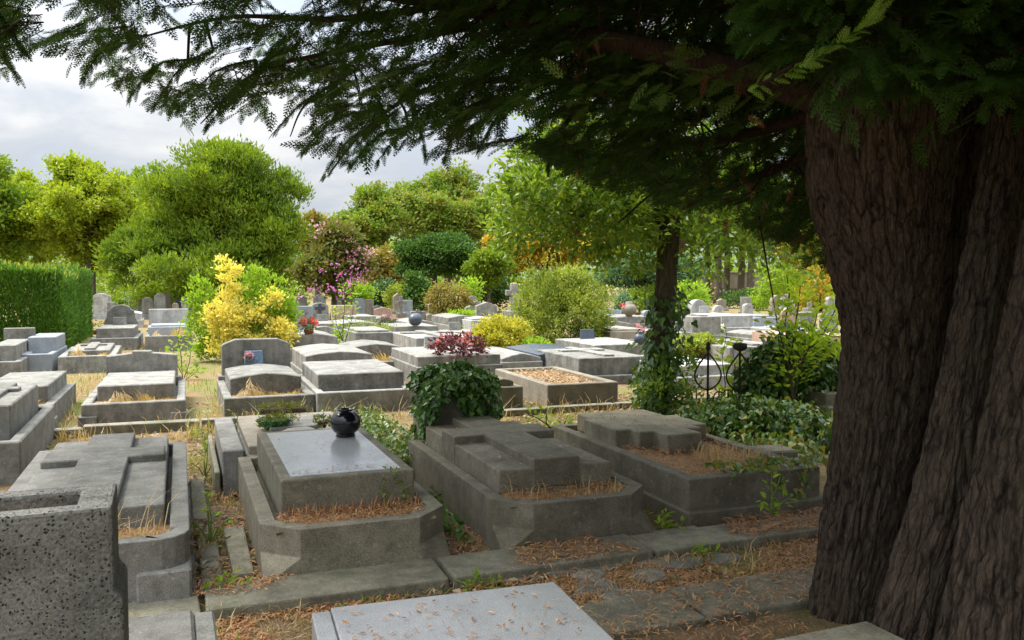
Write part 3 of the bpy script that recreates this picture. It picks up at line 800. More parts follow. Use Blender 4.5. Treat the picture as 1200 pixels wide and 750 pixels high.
grave('grave with bluish low headstone and a round white urn', 724, 768, 394, L=2.0, mat='granite', hk=.35, slab=(.55, .1, .03), head=('gable', 361, .85, .2), hmat='granite_blue')
grave('grey tomb with stepped front between the ivy trunk and the iron fence', 814, 848, 408, L=2.0, mat='granite', hk=.3, slab=(.75, .1, .02), head=('arch', 367, .9, .2), hmat='granite_blue')
grave('white tomb with tall round topped headstone beyond the iron fence', 850, 889, 402, L=2.2, mat='white_stone', hk=.4, slab=(.7, .2, .03), head=('round', 351, .5, .25))
grave('tomb with square bluish headstone right of the white round topped one', 886, 916, 398, L=1.8, mat='granite_blue', hk=.35, slab=(.6, .1, .02), head=('flat', 368, .9, .2))
grave('pale slab tomb behind the iron fence posts', 792, 864, 458, L=2.0, mat='white_stone', hk=.2, slab=(.36, .1, .03))
grave('grey slab tomb just beyond the right iron fence post', 858, 930, 438, L=2.0, mat='granite', hk=.2, slab=(.46, .1, .03))
grave('pinkish tomb seen between the ivy mound and the cypress trunk', 950, 1010, 428, L=2.0, mat='pink_stone', hk=.2, slab=(.55, .1, .03))
grave('dark blue slab tomb close to the left edge of the cypress trunk', 964, 1030, 458, L=1.8, mat='granite_blue', hk=.2, slab=(.45, .1, .03))
grave('grey block tomb tucked against the right end of the ivy mound', 970, 1040, 505, L=1.6, mat='granite_mossy', hk=.26, slab=(.40, .1, .05), t=.12)
grave('sloping dark grave at the left edge beside the wide cross slab', -110, 25, 575, L=2.2, mat='granite_dark', hk=.34, slab=(.58, .5, .14))
grave('pale broad grave beyond the black flower vase row', 396, 446, 400, L=1.9, mat='granite_pale', hk=.3, slab=(.5, .2, .05), gable=.05)

far = [
 ('tall pale arched headstone at the hedge corner', 107, 129, 374, 'arch', 344, 'white_stone'),
 ('narrow pale headstone slab right beside the hedge corner arched one', 125, 136, 378, 'flat', 354, 'granite_pale'),
 ('small white headstone at the foot of the lime green trees', 160, 170, 368, 'round', 350, 'white_stone'),
 ('pale blue low headstone behind the wide white one', 176, 196, 366, 'flat', 352, 'granite_blue'),
 ('dark small headstone behind the left part of the yellow leaved shrub', 205, 217, 372, 'arch', 351, 'navy_granite'),
 ('grey flat headstone with a small carved cross by the yellow shrub', 344, 370, 393, 'flat', 359, 'granite_blue'),
 ('grey arched headstone with a dark cross under the pink blossom tree', 364, 388, 388, 'arch', 355, 'granite'),
 ('low wide pale headstone behind the red flower pot', 364, 398, 405, 'arch', 383, 'granite_pale'),
 ('dark headstone half hidden in the shade of the pink blossom tree', 345, 362, 376, 'arch', 347, 'granite_dark'),
 ('pink brick coloured headstone behind the thin sapling', 388, 421, 390, 'flat', 358, 'pink_stone'),
 ('slate blue headstone right of the pink brick coloured one', 413, 430, 376, 'clip', 350, 'granite_blue'),
 ('tan headstone between the slate blue and terracotta ones', 428, 440, 374, 'flat', 351, 'tan_stone'),
 ('terracotta gabled headstone in the far rows', 438, 462, 378, 'gable', 360, 'pink_stone'),
 ('pale square headstone with small cross mark below the rusty shrub', 482, 502, 384, 'flat', 365, 'granite_pale'),
 ('small tan headstone beside the pale square one', 501, 511, 384, 'arch', 368, 'tan_stone'),
 ('small bluish stone right of the tan one in the far rows', 510, 518, 386, 'flat', 372, 'granite_blue'),
 ('dark little headstone at the foot of the spreading conifers', 546, 560, 380, 'gable', 358, 'granite_dark'),
 ('broad pale gabled headstone left of the tall stone cross', 558, 586, 384, 'gable', 354, 'granite_pale'),
 ('grey headstone hidden behind the ivy clad trunk', 756, 772, 388, 'clip', 364, 'granite_blue'),
 ('small white headstone at the foot of the blue green pine', 722, 734, 372, 'flat', 358, 'white_stone'),
 ('white low headstone in front of the far pale wall', 838, 852, 376, 'round', 358, 'white_stone'),
 ('rounded white headstone farthest right before the pale wall', 874, 886, 374, 'arch', 356, 'white_stone'),
 ('pale pink headstone behind the fresh green sapling', 918, 938, 392, 'arch', 362, 'pink_stone'),
 ('pale grey headstone behind the right side of the fresh sapling', 940, 960, 396, 'flat', 366, 'granite_pale'),
 ('light headstone glimpsed next to the cypress trunk edge', 968, 988, 398, 'clip', 368, 'granite_blue'),
]
for q, (lab, a, b, yf, shp, top, mt) in enumerate(far):
    d = 1.7e3 / (yf - 325)
    h = CAMH - (top - 325) * d / FPX
    grave(lab, a, b, yf, L=.34, mat=mt, hk=.14, slab=None, head=(shp, h, .86, .2), cat='headstone', name='headstone', t=.05, group='far headstones')

# flat far graves between the headstones
flat = [
 ('pale flat grave in front of the slate blue headstone', 408, 444, 392, 'granite_pale'), ('grey flat grave left of the dark lying urn', 436, 470, 388, 'granite'),
 ('thin pale grave beside the pale square headstone', 480, 512, 394, 'granite_pale'), ('white grave in front of the broad gabled headstone', 552, 590, 398, 'white_stone'),
 ('grey far grave right of the iron fence', 900, 940, 412, 'granite'), ('pale far grave behind the fresh sapling', 930, 968, 408, 'white_stone'),
 ('pale grave left of the white round topped tomb', 818, 850, 388, 'white_stone'), ('grey grave behind the flat slab with the dark vase', 706, 744, 402, 'granite_pale'),
 ('far grey grave between yellow shrub and hedge', 192, 222, 388, 'granite_pale'), ('far white grave left of the wide white headstone', 138, 168, 384, 'white_stone'),
 ('far grey grave between the red flowers and the sapling', 372, 402, 398, 'granite'), ('wide low grave with lavender beside the dark urn', 416, 466, 420, 'granite'),
 ('far white grave beyond the ivy clad trunk', 776, 812, 386, 'white_stone'), ('pale grave seen right of the ivy clad trunk', 788, 826, 412, 'granite_pale'),
]
for lab, a, b, yf, mt in flat:
    grave(lab, a, b, yf, L=1.8, mat=mt, hk=.25, slab=(R.uniform(.4, .55), .15, .05), gable=R.choice([0, .06]), name='grave')

# stone cross
d = 36.0; c = D(602, 365, d); c[2] = 0
t = thing('stone_cross', 'tall pale stone cross rising behind the pale green bush', 'stone cross', c)
s = S(); top = CAMH - (332 - 325) * d / FPX
s.loft([[(-.17, -.12), (.17, -.12), (.17, .12), (-.17, .12)], [(-.13, -.1), (.13, -.1), (.13, .1), (-.13, .1)]], [.3, top])
s.build('shaft', M['granite_pale'], t, bevel=.02)
s = S(); s.box(-.36, -.135, -.095, .095, top - .52, top - .28); s.box(.135, .36, -.095, .095, top - .52, top - .28); s.build('cross_arms', M['granite_pale'], t, bevel=.02)
s = S(); s.box(-.4, .4, -.35, .35, -.05, .3); s.build('base', M['granite_pale'], t, bevel=.02)
# crosses on the headstones
def find(lab):
    return [o for o in bpy.data.objects if o.get('label', '').startswith(lab)][0]
for lab, zc, k, mt in (('grey flat headstone with a small', .62, .16, 'granite_dark'), ('grey arched headstone with a dark', .66, .24, 'navy_granite'), ('pale square headstone with small', .5, .14, 'granite')):
    o = find(lab); s = S(); yy = .34 - .2
    s.loft([[(-k * .18, yy - .03), (k * .18, yy - .03), (k * .18, yy + .01), (-k * .18, yy + .01)]] * 2, [zc - k, zc + k * .8])
    s.box(-k * .7, -k * .19, yy - .028, yy + .01, zc + k * .1, zc + k * .42); s.box(k * .19, k * .7, yy - .028, yy + .01, zc + k * .1, zc + k * .42)
    s.build('carved_cross', M[mt], o)
for lab, px, yf, hh in (('small grey stone cross among the far graves left of the topiary', 470, 372, .9), ('small pale stone cross at the far end of the left path', 236, 370, .85), ('slim grey stone cross in front of the far pale wall', 826, 372, 1.0), ('white stone cross among the tiny far graves below the lime tree', 152, 366, .95), ('grey stone cross near the pinkish tomb at right', 948, 386, .9)):
    g = G(px, yf); t = thing('stone_cross', lab, 'stone cross', (g[0], g[1], 0), R.uniform(-.1, .1), 'small stone crosses')
    mt = 'white_stone' if 'white' in lab else 'granite_pale'
    s = S(); s.box(-.07, .07, -.05, .05, .2, hh); s.build('shaft', M[mt], t, bevel=.01)
    s = S(); s.box(-.25, -.072, -.045, .045, hh * .62, hh * .62 + .14); s.box(.072, .25, -.045, .045, hh * .62, hh * .62 + .14); s.build('cross_arms', M[mt], t, bevel=.01)
    s = S(); s.box(-.2, .2, -.16, .16, -.05, .2); s.build('base', M[mt], t, bevel=.01)
for nm_, px, py, d, sc in (('grey flat', 356, 374, 25.2, .28), ('arched', 376, 366, 27.2, .34)):
    pass

# ------------------------------------------------------------------ kerb lines and paving strips (setting)
def strip(name, x0, x1, y0, y1, z, mat, pieces=1, gap=.012, lab=None, rot=.01):
    L = (x1 - x0) / pieces
    for i in range(pieces):
        a = x0 + L * i + gap; b = x0 + L * (i + 1) - gap
        s = S(); dz = R.uniform(-.012, .012)
        s.box(a, b, y0 + R.uniform(-.015, .015), y1 + R.uniform(-.015, .015), -.12, z + dz, .008)
        o = s.build(name, M[mat], None, bevel=.012, seg=2)
        o['kind'] = 'structure'
strip('path_kerb', -1.2, 5.2, 4.40, 4.74, .055, 'concrete', 5)
strip('path_slab', 1.35, 3.45, 3.48, 3.88, .04, 'concrete', 2)
strip('path_slab', .07, .21, 4.78, 6.1, .03, 'concrete', 1)
strip('path_slab', .235, .385, 4.9, 5.9, .035, 'concrete', 1)
strip('path_slab', .10, .38, 6.2, 6.6, .012, 'rubble', 1)
strip('path_slab', .05, .17, 6.15, 7.4, .06, 'concrete', 1)
strip('path_kerb', -4.6, 1.4, 10.10, 10.26, .09, 'concrete', 5)
strip('path_kerb', 3.3, 8.2, 9.72, 9.88, .07, 'concrete', 5)
strip('path_kerb', 1.5, 3.2, 4.765, 4.80, .04, 'concrete', 1)
for x0, x1, y0, y1 in ((4.4, 5.1, 8.35, 8.75), (3.5, 4.15, 8.1, 8.6)):
    strip('path_slab', x0, x1, y0, y1, .015, 'rubble', 1)
# flat rubble stones in the path, each a stone
for q, (px, py, rx, ry) in enumerate([(650, 668, .16, .05), (700, 662, .15, .06), (725, 655, .12, .06), (766, 656, .13, .045), (760, 676, .13, .05), (700, 690, .13, .06), (735, 700, .14, .05), (800, 662, .12, .04), (620, 676, .13, .05), (845, 655, .12, .05), (690, 676, .1, .04)]):
    g = G(px, py)
    n = 7; s = S(); pts = [(rx * 1.2 * math.cos(2 * PI * k / n) * R.uniform(.7, 1.25), ry * 2.0 * math.sin(2 * PI * k / n) * R.uniform(.7, 1.25)) for k in range(n)]
    s.loft([[(x * 1.08, y * 1.08) for x, y in pts], pts], [-.05, .012 + R.uniform(0, .012)], .006)
    o = s.build('path_stone', M['rubble'], None, bevel=.01); o.location = (g[0], g[1], 0); o['kind'] = 'structure'

# far wall with a brown base beyond the tree trunks
c = D(868, 345, 62); c[2] = 0
t = thing('boundary_wall', 'short pale rendered wall with darker base far behind the trunks on the right', 'wall', c, -YAW * .6)
s = S(); s.box(-3.4, 3.0, 0, .4, .9, 1.95); s.build('wall_face', M['wall'], t, bevel=.02)
s = S(); s.box(-3.5, 3.1, -.05, .45, -.1, .9); s.build('wall_base', M['wall_dark'], t, bevel=.02)
s = S(); s.box(-3.5, 3.1, -.08, .48, 1.95, 2.08); s.build('coping', M['tan_stone'], t, bevel=.02)

# ------------------------------------------------------------------ small objects on the graves
g = G(405, 511, .503)
t = thing('vase', 'round glossy black vase standing on the polished slab', 'vase', g)
s = S(); r = .113
s.lathe([(.055, 0), (.075, .006)] + [(r * math.cos(a), r * .93 + r * .93 * math.sin(a)) for a in np.linspace(-.95, 1.06, 18)], n=40)
s.build('body', M['black_gloss'], t, smooth=True)
s = S(); s.lathe([(.055, .196), (.057, .202), (.055, .207), (.049, .207), (.046, .17), (.01, .165)], n=40)
s.build('rim', M['black_gloss'], t, smooth=True)

g = G(321, 503, .37)
t = thing('flower_dish', 'green plastic leaf shaped dish filled with moss behind the polished slab', 'flower dish', g)
s = S()
n = 40
def dish_ring(r, z, amp):
    return [(r * (1 + amp * math.sin(10 * 2 * PI * k / n)) * math.cos(2 * PI * k / n), r * (1 + amp * math.sin(10 * 2 * PI * k / n)) * math.sin(2 * PI * k / n), z) for k in range(n)]
s.loft([dish_ring(.06, 0, 0), dish_ring(.11, .04, .06), dish_ring(.145, .09, .12), dish_ring(.12, .075, .08), dish_ring(.07, .05, 0)], [0] * 5)
s.build('dish', M['green_plastic'], t, smooth=False)
P, ax, nm = crown_pts([(0, 0, .07, .13, .12, .05), (.07, .05, .09, .12, .09, .045)], 60, 22, .03)
foliage('moss_filling', M['moss'], t, P, ax, nm, .02, .5)
g = G(300, 486, .37)
t = thing('planter', 'small brown trough of dry moss behind the green dish', 'planter', (g[0] + .25, g[1], .372))
s = S(); s.box(-.22, .22, -.06, .06, 0, .05); s.build('trough', M['soil'], t, bevel=.01)
P, ax, nm = crown_pts([(0, 0, .06, .22, .06, .04)], 50, 20, .025)
foliage('moss_filling', M['moss'], t, P, ax, nm, .018, .5)
g = G(378, 501, .40)
t = thing('flower_pot', 'small dark red pot with drooping plant left of the black vase', 'flower pot', g)
s = S(); s.lathe([(.03, 0), (.045, .05), (.05, .055), (.035, .05)], n=18); s.build('pot', M['leaf_purple'], t, smooth=True)
P, ax, nm = crown_pts([(0, 0, .06, .08, .06, .04)], 16, 10, .03); foliage('leaves', M['leaf_ivylight'], t, P, ax, nm, .03, .6)

# plaque leaning on the tall headstone
g = G(304, 437, .48)
hb = G(304, 470); yb = hb[1]
_h = [o for o in bpy.data.objects if o.get('label', '').startswith('grave with tall clipped')][0]
t = thing('memorial_plaque', 'small blue glazed plaque with a flower posy leaning on the tall clipped headstone', 'plaque', (_h.location.x - .05, _h.location.y + 1.86, .46))
s = S(); s.loft([[(-.13, -.02), (.13, -.02), (.13, .0), (-.13, .0)], [(-.125, .04), (.125, .04), (.125, .06), (-.125, .06)]], [0, .19]); s.build('tablet', M['blue_enamel'], t, bevel=.006)
P, ax, nm = crown_pts([(-.07, -.03, .11, .05, .03, .05)], 14, 8, .02); foliage('flower_posy', M['flower_pink'], t, P, ax, nm, .025, .9)
P, ax, nm = crown_pts([(-.07, -.03, .08, .05, .03, .05)], 8, 8, .02); foliage('posy_leaves', M['leaf_dark'], t, P, ax, nm, .03, .5)

def flower_bush(name, label, cat, loc, r, h, leafm, flowm, nl, nf, leaf=.05, pot=None, group=None):
    t = thing(name, label, cat, loc, 0, group)
    z0 = 0
    if pot:
        s = S(); s.lathe([(r * .4, 0), (r * .55, h * .35), (r * .6, h * .36), (r * .5, h * .34)], n=18); s.build('pot', M[pot], t, smooth=True); z0 = h * .3
    lb = [(0, 0, z0 + (h - z0) * .45, r, r, (h - z0) * .5)]
    P, ax, nm = crown_pts(lb, nl, 14, r * .25); foliage('leaves', M[leafm], t, P, ax, nm, leaf, .6)
    P, ax, nm = crown_pts([(0, 0, z0 + (h - z0) * .6, r, r, (h - z0) * .5)], nf, 9, r * .16, low=-.1); foliage('flowers', M[flowm], t, P, ax, nm, leaf * .8, .95)
    return t
g = D(362, 402, 17.5)
flower_bush('flower_pot', 'pot of bright red and pink flowers beside the yellow shrub', 'flower pot', (g[0], g[1], .53), .19, .3, 'leaf_dark', 'flower_red', 20, 26, pot='terracotta')
g = D(540, 424, 13.6)
flower_bush('begonia', 'purple leaved begonia with red flowers above the ivy headstone', 'plant', (g[0] + .05, g[1] + .2, .45), .42, .30, 'leaf_purple', 'flower_salmon', 54, 6, leaf=.07)
for lab, px, py, z, fm, r_ in (('pot of white flowers on the far grave left of the red flower pot', 330, 392, .1, 'white_bloom', .16), ('pot of pink flowers before the terracotta gabled headstone', 452, 384, .1, 'flower_pink', .2), ('pot of red flowers beside the dark ornate headstone', 132, 388, .05, 'flower_red', .2), ('low orange brown flower bowl at the foot of the hedge', 113, 392, .05, 'leaf_rust', .24), ('pot of magenta flowers on the far rows left of the stone cross', 518, 384, .2, 'flower_magenta', .18), ('pot of white flowers beside the white round topped tomb', 842, 398, .1, 'white_bloom', .18), ('pot of pink flowers in front of the pinkish tomb', 946, 420, .1, 'flower_pink', .17)):
    g = G(px, py, z); flower_bush('flower_pot', lab, 'flower pot', (g[0], g[1], z), r_, .36, 'leaf_dark', fm, 14, 14, pot='terracotta', group='flower pots on far graves')
g = D(750, 412, 16.3)
t = thing('vase', 'dark round vase of pink flowers on a flat slab left of the trunk', 'vase', (g[0], g[1], .42))
s = S(); s.lathe([(.06, 0), (.12, .06), (.13, .12), (.10, .19), (.06, .22), (.075, .25), (.05, .24)], n=22); s.build('body', M['navy_granite'], t, smooth=True)
P, ax, nm = crown_pts([(0, 0, .30, .07, .07, .06)], 9, 7, .03); foliage('flowers', M['flower_pink'], t, P, ax, nm, .04, .8)
g = D(737, 376, 25)
t = thing('urn', 'round white stone urn in front of the bluish low headstone', 'urn', (g[0], g[1], .55)); s = S()
s.lathe([(.08, 0), (.1, .03)] + [(.23 * math.cos(a), .22 + .18 * math.sin(a)) for a in np.linspace(-1, 1.1, 9)] + [(.1, .42), (.07, .44)], n=20); s.build('body', M['tan_stone'], t, smooth=True)
P, ax, nm = crown_pts([(-.2, 0, .34, .08, .1, .06)], 6, 6, .04); foliage('flowers', M['flower_red'], t, P, ax, nm, .05, .8)
g = D(487, 388, 21)
t = thing('urn', 'dark grey urn lying on its side on a grey slab', 'urn', (g[0], g[1], .66)); s = S()
s.tube([(-.16, 0, 0), (-.14, 0, 0), (-.08, 0, .0), (.05, 0, .01), (.13, 0, .01), (.16, 0, .01)], [.07, .1, .15, .16, .11, .05], n=18); s.build('body', M['navy_granite'], t, smooth=True)
for q, (px, py, d) in enumerate([(446, 371, 36), (456, 372, 36)]):
    g = D(px, py, d); t = thing('stone_ball', ['left of two dark stone balls before the terracotta headstone', 'right of two dark stone balls before the terracotta headstone'][q], 'stone ball', (g[0], g[1], 0), 0, 'dark stone balls')
    zc = CAMH - (py - 325) * d / FPX
    s = S(); s.lathe([(.03, zc - .16)] + [(.16 * math.cos(a), zc + .16 * math.sin(a)) for a in np.linspace(-1.2, 1.4, 9)] + [(.01, zc + .16)], n=16); s.build('ball', M['navy_granite'], t, smooth=True)
    s = S(); s.box(-.14, .14, -.14, .14, -.05, zc - .14); s.build('pedestal', M['granite'], t, bevel=.01)

# ------------------------------------------------------------------ wrought iron posts
def iron_post(label, px, py, ptop, lantern):
    g = G(px, py); d = float(project(g)[2]); h = CAMH - (ptop - 325) * d / FPX
    t = thing('iron_railing', label, 'railing', g, -.25, 'wrought iron railings')
    s = S(); s.tube([(0, 0, -.05), (0, 0, h)], .014, 8)
    s.build('post', M['iron'], t)
    z0, z1 = h * .42, h * .93
    for sx in (-1, 1):
        s = S(); pts = []
        for u in np.linspace(0, 1, 16):
            w = .15 * math.sin(PI * u ** .75) * (1 if u < .95 else .9)
            pts.append((sx * (w + .012), 0, z0 + (z1 - z0) * u))
        s.tube(pts, .0105, 7); s.build('lyre_bar', M['iron'], t, smooth=True)
        s = S(); pts = [(sx * (.24 + .075 * (1 - k / 17) * math.cos(k * .52)), 0, z0 * .82 + .075 * (1 - k / 17) * math.sin(k * .52)) for k in range(16)]
        s.tube([(sx * .33, 0, -.05), (sx * .325, 0, z0 * .5)] + pts, .009, 7); s.build('scroll', M['iron'], t, smooth=True)
        s = S(); s.tube([(sx * .14, 0, -.03), (sx * .14, 0, z0 * .95), (sx * .14, 0, z0 * 1.05)], [.009, .009, .003], 7); s.build('bar', M['iron'], t)
    s = S(); s.tube([(-.34, 0, z0 * .55), (.34, 0, z0 * .55)], .009, 6); s.build('rail', M['iron'], t)
    s = S()
    if lantern: s.lathe([(.02, h - .03), (.07, h - .01), (.085, h + .02), (.08, h + .06), (.02, h + .07)], n=14)
    else: s.lathe([(.012, h - .02), (.035, h), (.02, h + .03), (.03, h + .05), (.004, h + .09)], n=12)
    s.build('finial', M['iron'], t, smooth=True)
iron_post('left rusty wrought iron railing panel with lyre bars and pointed finial', 829, 492, 408, False)
iron_post('right rusty wrought iron railing panel under a flat dark cap', 866, 494, 408, True)

# ------------------------------------------------------------------ trees and shrubs
def lobes_px(items, d, c, dj=0.0):
    out = []
    for k, it in enumerate(items):
        px, py, rx, ry = it[:4]; dd = d + (it[4] if len(it) > 4 else 0)
        p = D(px, py, dd) - np.array([c[0], c[1], 0])
        out.append((*p, rx * dd / FPX, rx * dd / FPX, ry * dd / FPX))
    return out

def base_at(px, d):
    c = D(px, 350, d); c[2] = 0
    return c

TG = 'trees around the cemetery'
# far wooded backdrop that reads as one mass
lb = []
for k in range(46):
    px = -160 + k * 32 + R.uniform(-12, 12)
    d = R.uniform(92, 110)
    p = D(px, 330, d)
    top = R.uniform(208, 245) if px < 345 else (R.uniform(240, 275) if px < 620 else R.uniform(190, 260))
    h = CAMH - (top - 325) * d / FPX
    lb.append((p[0], p[1], h * .5, 4.6, 4.6, h * .52))
for k in range(60):
    px = -170 + k * 25 + R.uniform(-10, 10); d = R.uniform(74, 88); p = D(px, 330, d); h = R.uniform(2.2, 4.2)
    lb.append((p[0], p[1], h * .45, 2.4, 2.4, h * .55))
P, ax, nm = crown_pts(lb, 4600, 15, 1.1, low=-.98)
o = foliage('far_woodland', M['leaf_mid'], None, P, ax, nm, .5, .6)
tag(o, 'continuous mass of far green woodland closing the view behind the cemetery', 'woodland', kind='stuff')

px_tree('broadleaf_tree', 'mid green leafy tree cut by the left edge of the view', 'tree', -70, 48, 183, 58, .8, 'leaf_mid', .27, 400, 52, .85, r=.3, seed=2, group=TG, aspect=.6)
px_tree('broadleaf_tree', 'lime green leafy tree with dark trunk standing behind the hedge end', 'tree', 30, 180, 186, 60, 1.0, 'leaf_lime', .28, 480, 54, .85, r=.42, seed=3, group=TG, aspect=.6, nl=11)
px_tree('broadleaf_tree', 'smaller light tree peeping between the lime tree and the big rounded one', 'tree', 150, 262, 190, 66, .8, 'leaf_shrub', .27, 300, 46, .8, r=.3, seed=4, group=TG, aspect=.6)
c = base_at(255, 38)
lb = lobes_px([(265, 225, 62, 54), (300, 235, 48, 45), (220, 255, 52, 48), (325, 275, 40, 50), (190, 300, 48, 42), (250, 290, 75, 55), (310, 310, 55, 38), (160, 310, 28, 36), (275, 200, 32, 30), (235, 320, 60, 30, -2)], 38, c)
px_tree('rounded_tree', 'large rounded bushy tree with upright twigs at centre left', 'tree', 140, 368, 170, 38, .4, 'leaf_shrub', .22, 1000, 44, .6, r=.3, seed=5, group=TG, lobes=lb, upw=1.3, aspect=.34, out=.7)
t, c, lb = px_tree('crape_myrtle', 'flowering tree with pink and magenta blossom beside the rounded tree', 'tree', 345, 437, 262, 34, .6, 'leaf_bronze', .2, 330, 30, .45, r=.12, seed=6, aspect=.5)
lbp = lobes_px([(382, 272, 16, 10), (372, 268, 9, 6), (405, 288, 14, 9), (424, 300, 10, 8)], 33.4, c)
P, ax, nm = crown_pts(lbp, 26, 10, .28); foliage('pink_blossom', M['flower_pink'], t, P, ax, nm, .12, .8)
lbp = lobes_px([(424, 325, 13, 8), (430, 318, 8, 6), (405, 340, 14, 10), (412, 326, 12, 8), (365, 345, 16, 10), (395, 322, 30, 22)], 32.6, c)
P, ax, nm = crown_pts(lbp, 34, 8, .2); foliage('magenta_blossom', M['flower_magenta'], t, P, ax, nm, .10, .8)

px_tree('broadleaf_tree', 'small russet tree peeping above the pink blossom', 'tree', 352, 392, 252, 64, 2, 'leaf_rust', .34, 90, 34, .7, r=.2, seed=7, group=TG, aspect=.6, nl=5)
px_tree('broadleaf_tree', 'olive green tree with airy crown left of the dark round topiary', 'tree', 383, 478, 218, 66, 1.2, 'leaf_olive', .28, 360, 46, .8, r=.3, seed=8, group=TG, aspect=.6, nl=10)
px_tree('broadleaf_tree', 'taller olive green tree behind the dark round topiary', 'tree', 448, 602, 196, 70, 1.0, 'leaf_olive', .29, 500, 50, .9, r=.35, seed=9, group=TG, aspect=.6, nl=12)
px_tree('broadleaf_tree', 'brownish yellow low tree in the shade behind the crape myrtle', 'tree', 425, 486, 292, 56, .6, 'leaf_rust', .3, 150, 34, .6, r=.2, seed=10, group=TG, aspect=.6, nl=6)
c = base_at(508, 42)
px_tree('topiary_tree', 'dark green clipped round tree on a short trunk', 'tree', 467, 551, 263, 42, 1.2, 'leaf_dark', .17, 420, 46, .42, r=.16, seed=11, nl=8, lobes=lobes_px([(508, 300, 36, 34), (490, 308, 22, 24), (530, 304, 20, 28)], 42, c), aspect=.5)
px_tree('conifer', 'spreading light green conifer between the topiary and the orange tree', 'tree', 545, 600, 292, 40, .9, 'leaf_shrub', .2, 220, 36, .4, r=.1, seed=12, nl=6, aspect=.35)
px_tree('autumn_tree', 'orange yellow autumn tree behind the pale green bush', 'tree', 566, 712, 268, 47, 1.7, 'leaf_orange', .3, 420, 34, .55, r=.18, seed=13, nl=10, aspect=.6)
px_tree('pine', 'blue green pine with short dark trunk left of the ivy clad trunk', 'tree', 700, 828, 296, 40, .9, 'leaf_bluegreen', .24, 420, 40, .5, r=.2, seed=14, nl=10, aspect=.25)
px_tree('broadleaf_tree', 'tall green tree far behind the ivy clad tree', 'tree', 600, 760, 180, 72, 1.5, 'leaf_olive', .3, 380, 40, .9, r=.3, seed=15, group=TG, aspect=.6, nl=10)
for q, (px, d, lab) in enumerate([(828, 58, 'leftmost of the five dark trunked trees before the far wall'), (841, 56, 'second dark trunked tree from the left before the far wall'), (851, 60, 'middle one of the dark trunked trees before the far wall'), (868, 57, 'fourth dark trunked tree from the left before the far wall'), (879, 55, 'rightmost of the five dark trunked trees before the far wall')]):
    px_tree('broadleaf_tree', lab, 'tree', px - 42, px + 42, 190 + 8 * (q % 3), d, 2.2, 'leaf_mid', .3, 170, 34, .8, r=.24, seed=20 + q, group=TG, aspect=.6, nl=7)
px_tree('broadleaf_tree', 'yellowing tree just left of the big cypress trunk', 'tree', 915, 1010, 268, 44, 1.1, 'leaf_orange', .28, 260, 32, .5, r=.15, seed=26, nl=8, group=TG, aspect=.6)
px_tree('broadleaf_tree', 'bright green tree behind the cypress trunk on the right', 'tree', 900, 1060, 180, 60, 2.0, 'leaf_lime', .3, 330, 38, .8, r=.3, seed=27, nl=9, group=TG, aspect=.6)
px_tree('broadleaf_tree', 'green tree hidden mostly by the right hand trunks', 'tree', 1040, 1220, 180, 58, 2.0, 'leaf_mid', .4, 240, 34, .8, r=.3, seed=28, nl=9, group=TG, aspect=.6)

px_tree('broadleaf_tree', 'fresh green tree filling the gap left of the lime green tree', 'tree', -30, 76, 196, 72, .8, 'leaf_lime', .3, 300, 44, .85, r=.3, seed=31, group=TG, aspect=.6)
px_tree('broadleaf_tree', 'green tree filling the gap behind the left flank of the rounded tree', 'tree', 118, 222, 200, 74, .8, 'leaf_mid', .3, 300, 44, .85, r=.3, seed=32, group=TG, aspect=.6)
px_tree('broadleaf_tree', 'fresh green tree in the far gap between topiary and orange tree', 'tree', 540, 640, 214, 76, .8, 'leaf_shrub', .3, 300, 44, .85, r=.3, seed=33, group=TG, aspect=.6)
px_tree('broadleaf_tree', 'bright green tree far behind between the pine and the ivy clad trunk', 'tree', 690, 830, 215, 66, .8, 'leaf_lime', .3, 340, 44, .85, r=.3, seed=34, group=TG, aspect=.6)

# shrubs in the middle distance
def shrub(name, label, cat, lobes, d, px, mat, leaf, n, per, cr, aspect=.5, upw=.6, extra=None, group=None, stem=True, **kw):
    c = base_at(px, d)
    t = thing(name, label, cat, c, 0, group)
    lb = lobes_px(lobes, d, c)
    lb = [(a, b, max(z, rz * .75), rx, ry, rz) for a, b, z, rx, ry, rz in lb]
    P, ax, nm = crown_pts(lb, n, per, cr, upw=upw, low=-1, **kw)
    P[:, 2] = np.abs(P[:, 2])
    foliage('foliage', M[mat], t, P, ax, nm, leaf, aspect)
    if stem:
        s = S()
        for q in lb[:6]:
            s.tube([(R.uniform(-.06, .06), R.uniform(-.06, .06), -.05), (q[0] * .5, q[1] * .5, q[2] * .45), q[:3]], [.025, .018, .006], 6)
        s.build('stems', M['twig'], t)
    return t, c

t, c = shrub('variegated_shrub', 'yellow and green upright shrub behind the tall clipped headstone', 'shrub',
      [(238, 372, 14, 42), (318, 358, 24, 32), (300, 350, 14, 34), (330, 378, 16, 24), (245, 400, 14, 22), (300, 390, 26, 28), (294, 326, 5, 18), (229, 345, 6, 16)], 17.3, 283, 'leaf_fresh', .075, 300, 34, .13, upw=1.2, aspect=.5)
lb = lobes_px([(268, 330, 10, 24), (262, 312, 7, 9), (272, 362, 15, 26), (262, 390, 14, 28), (284, 378, 16, 20), (258, 412, 10, 14), (330, 385, 14, 10), (318, 352, 10, 12), (300, 372, 14, 14), (340, 395, 8, 12), (248, 372, 8, 14), (300, 402, 14, 10)], 16.9, c)
P, ax, nm = crown_pts(lb, 270, 24, .11, upw=.9); foliage('yellow_shoots', M['leaf_yellow'], t, P, ax, nm, .075, .55)
shrub('ball_shrub', 'round clipped yellow variegated bush on a low grave', 'shrub', [(588, 395, 29, 22), (575, 398, 18, 18), (604, 396, 16, 20)], 18.2, 588, 'leaf_variegated', .07, 300, 34, .11, upw=.8)
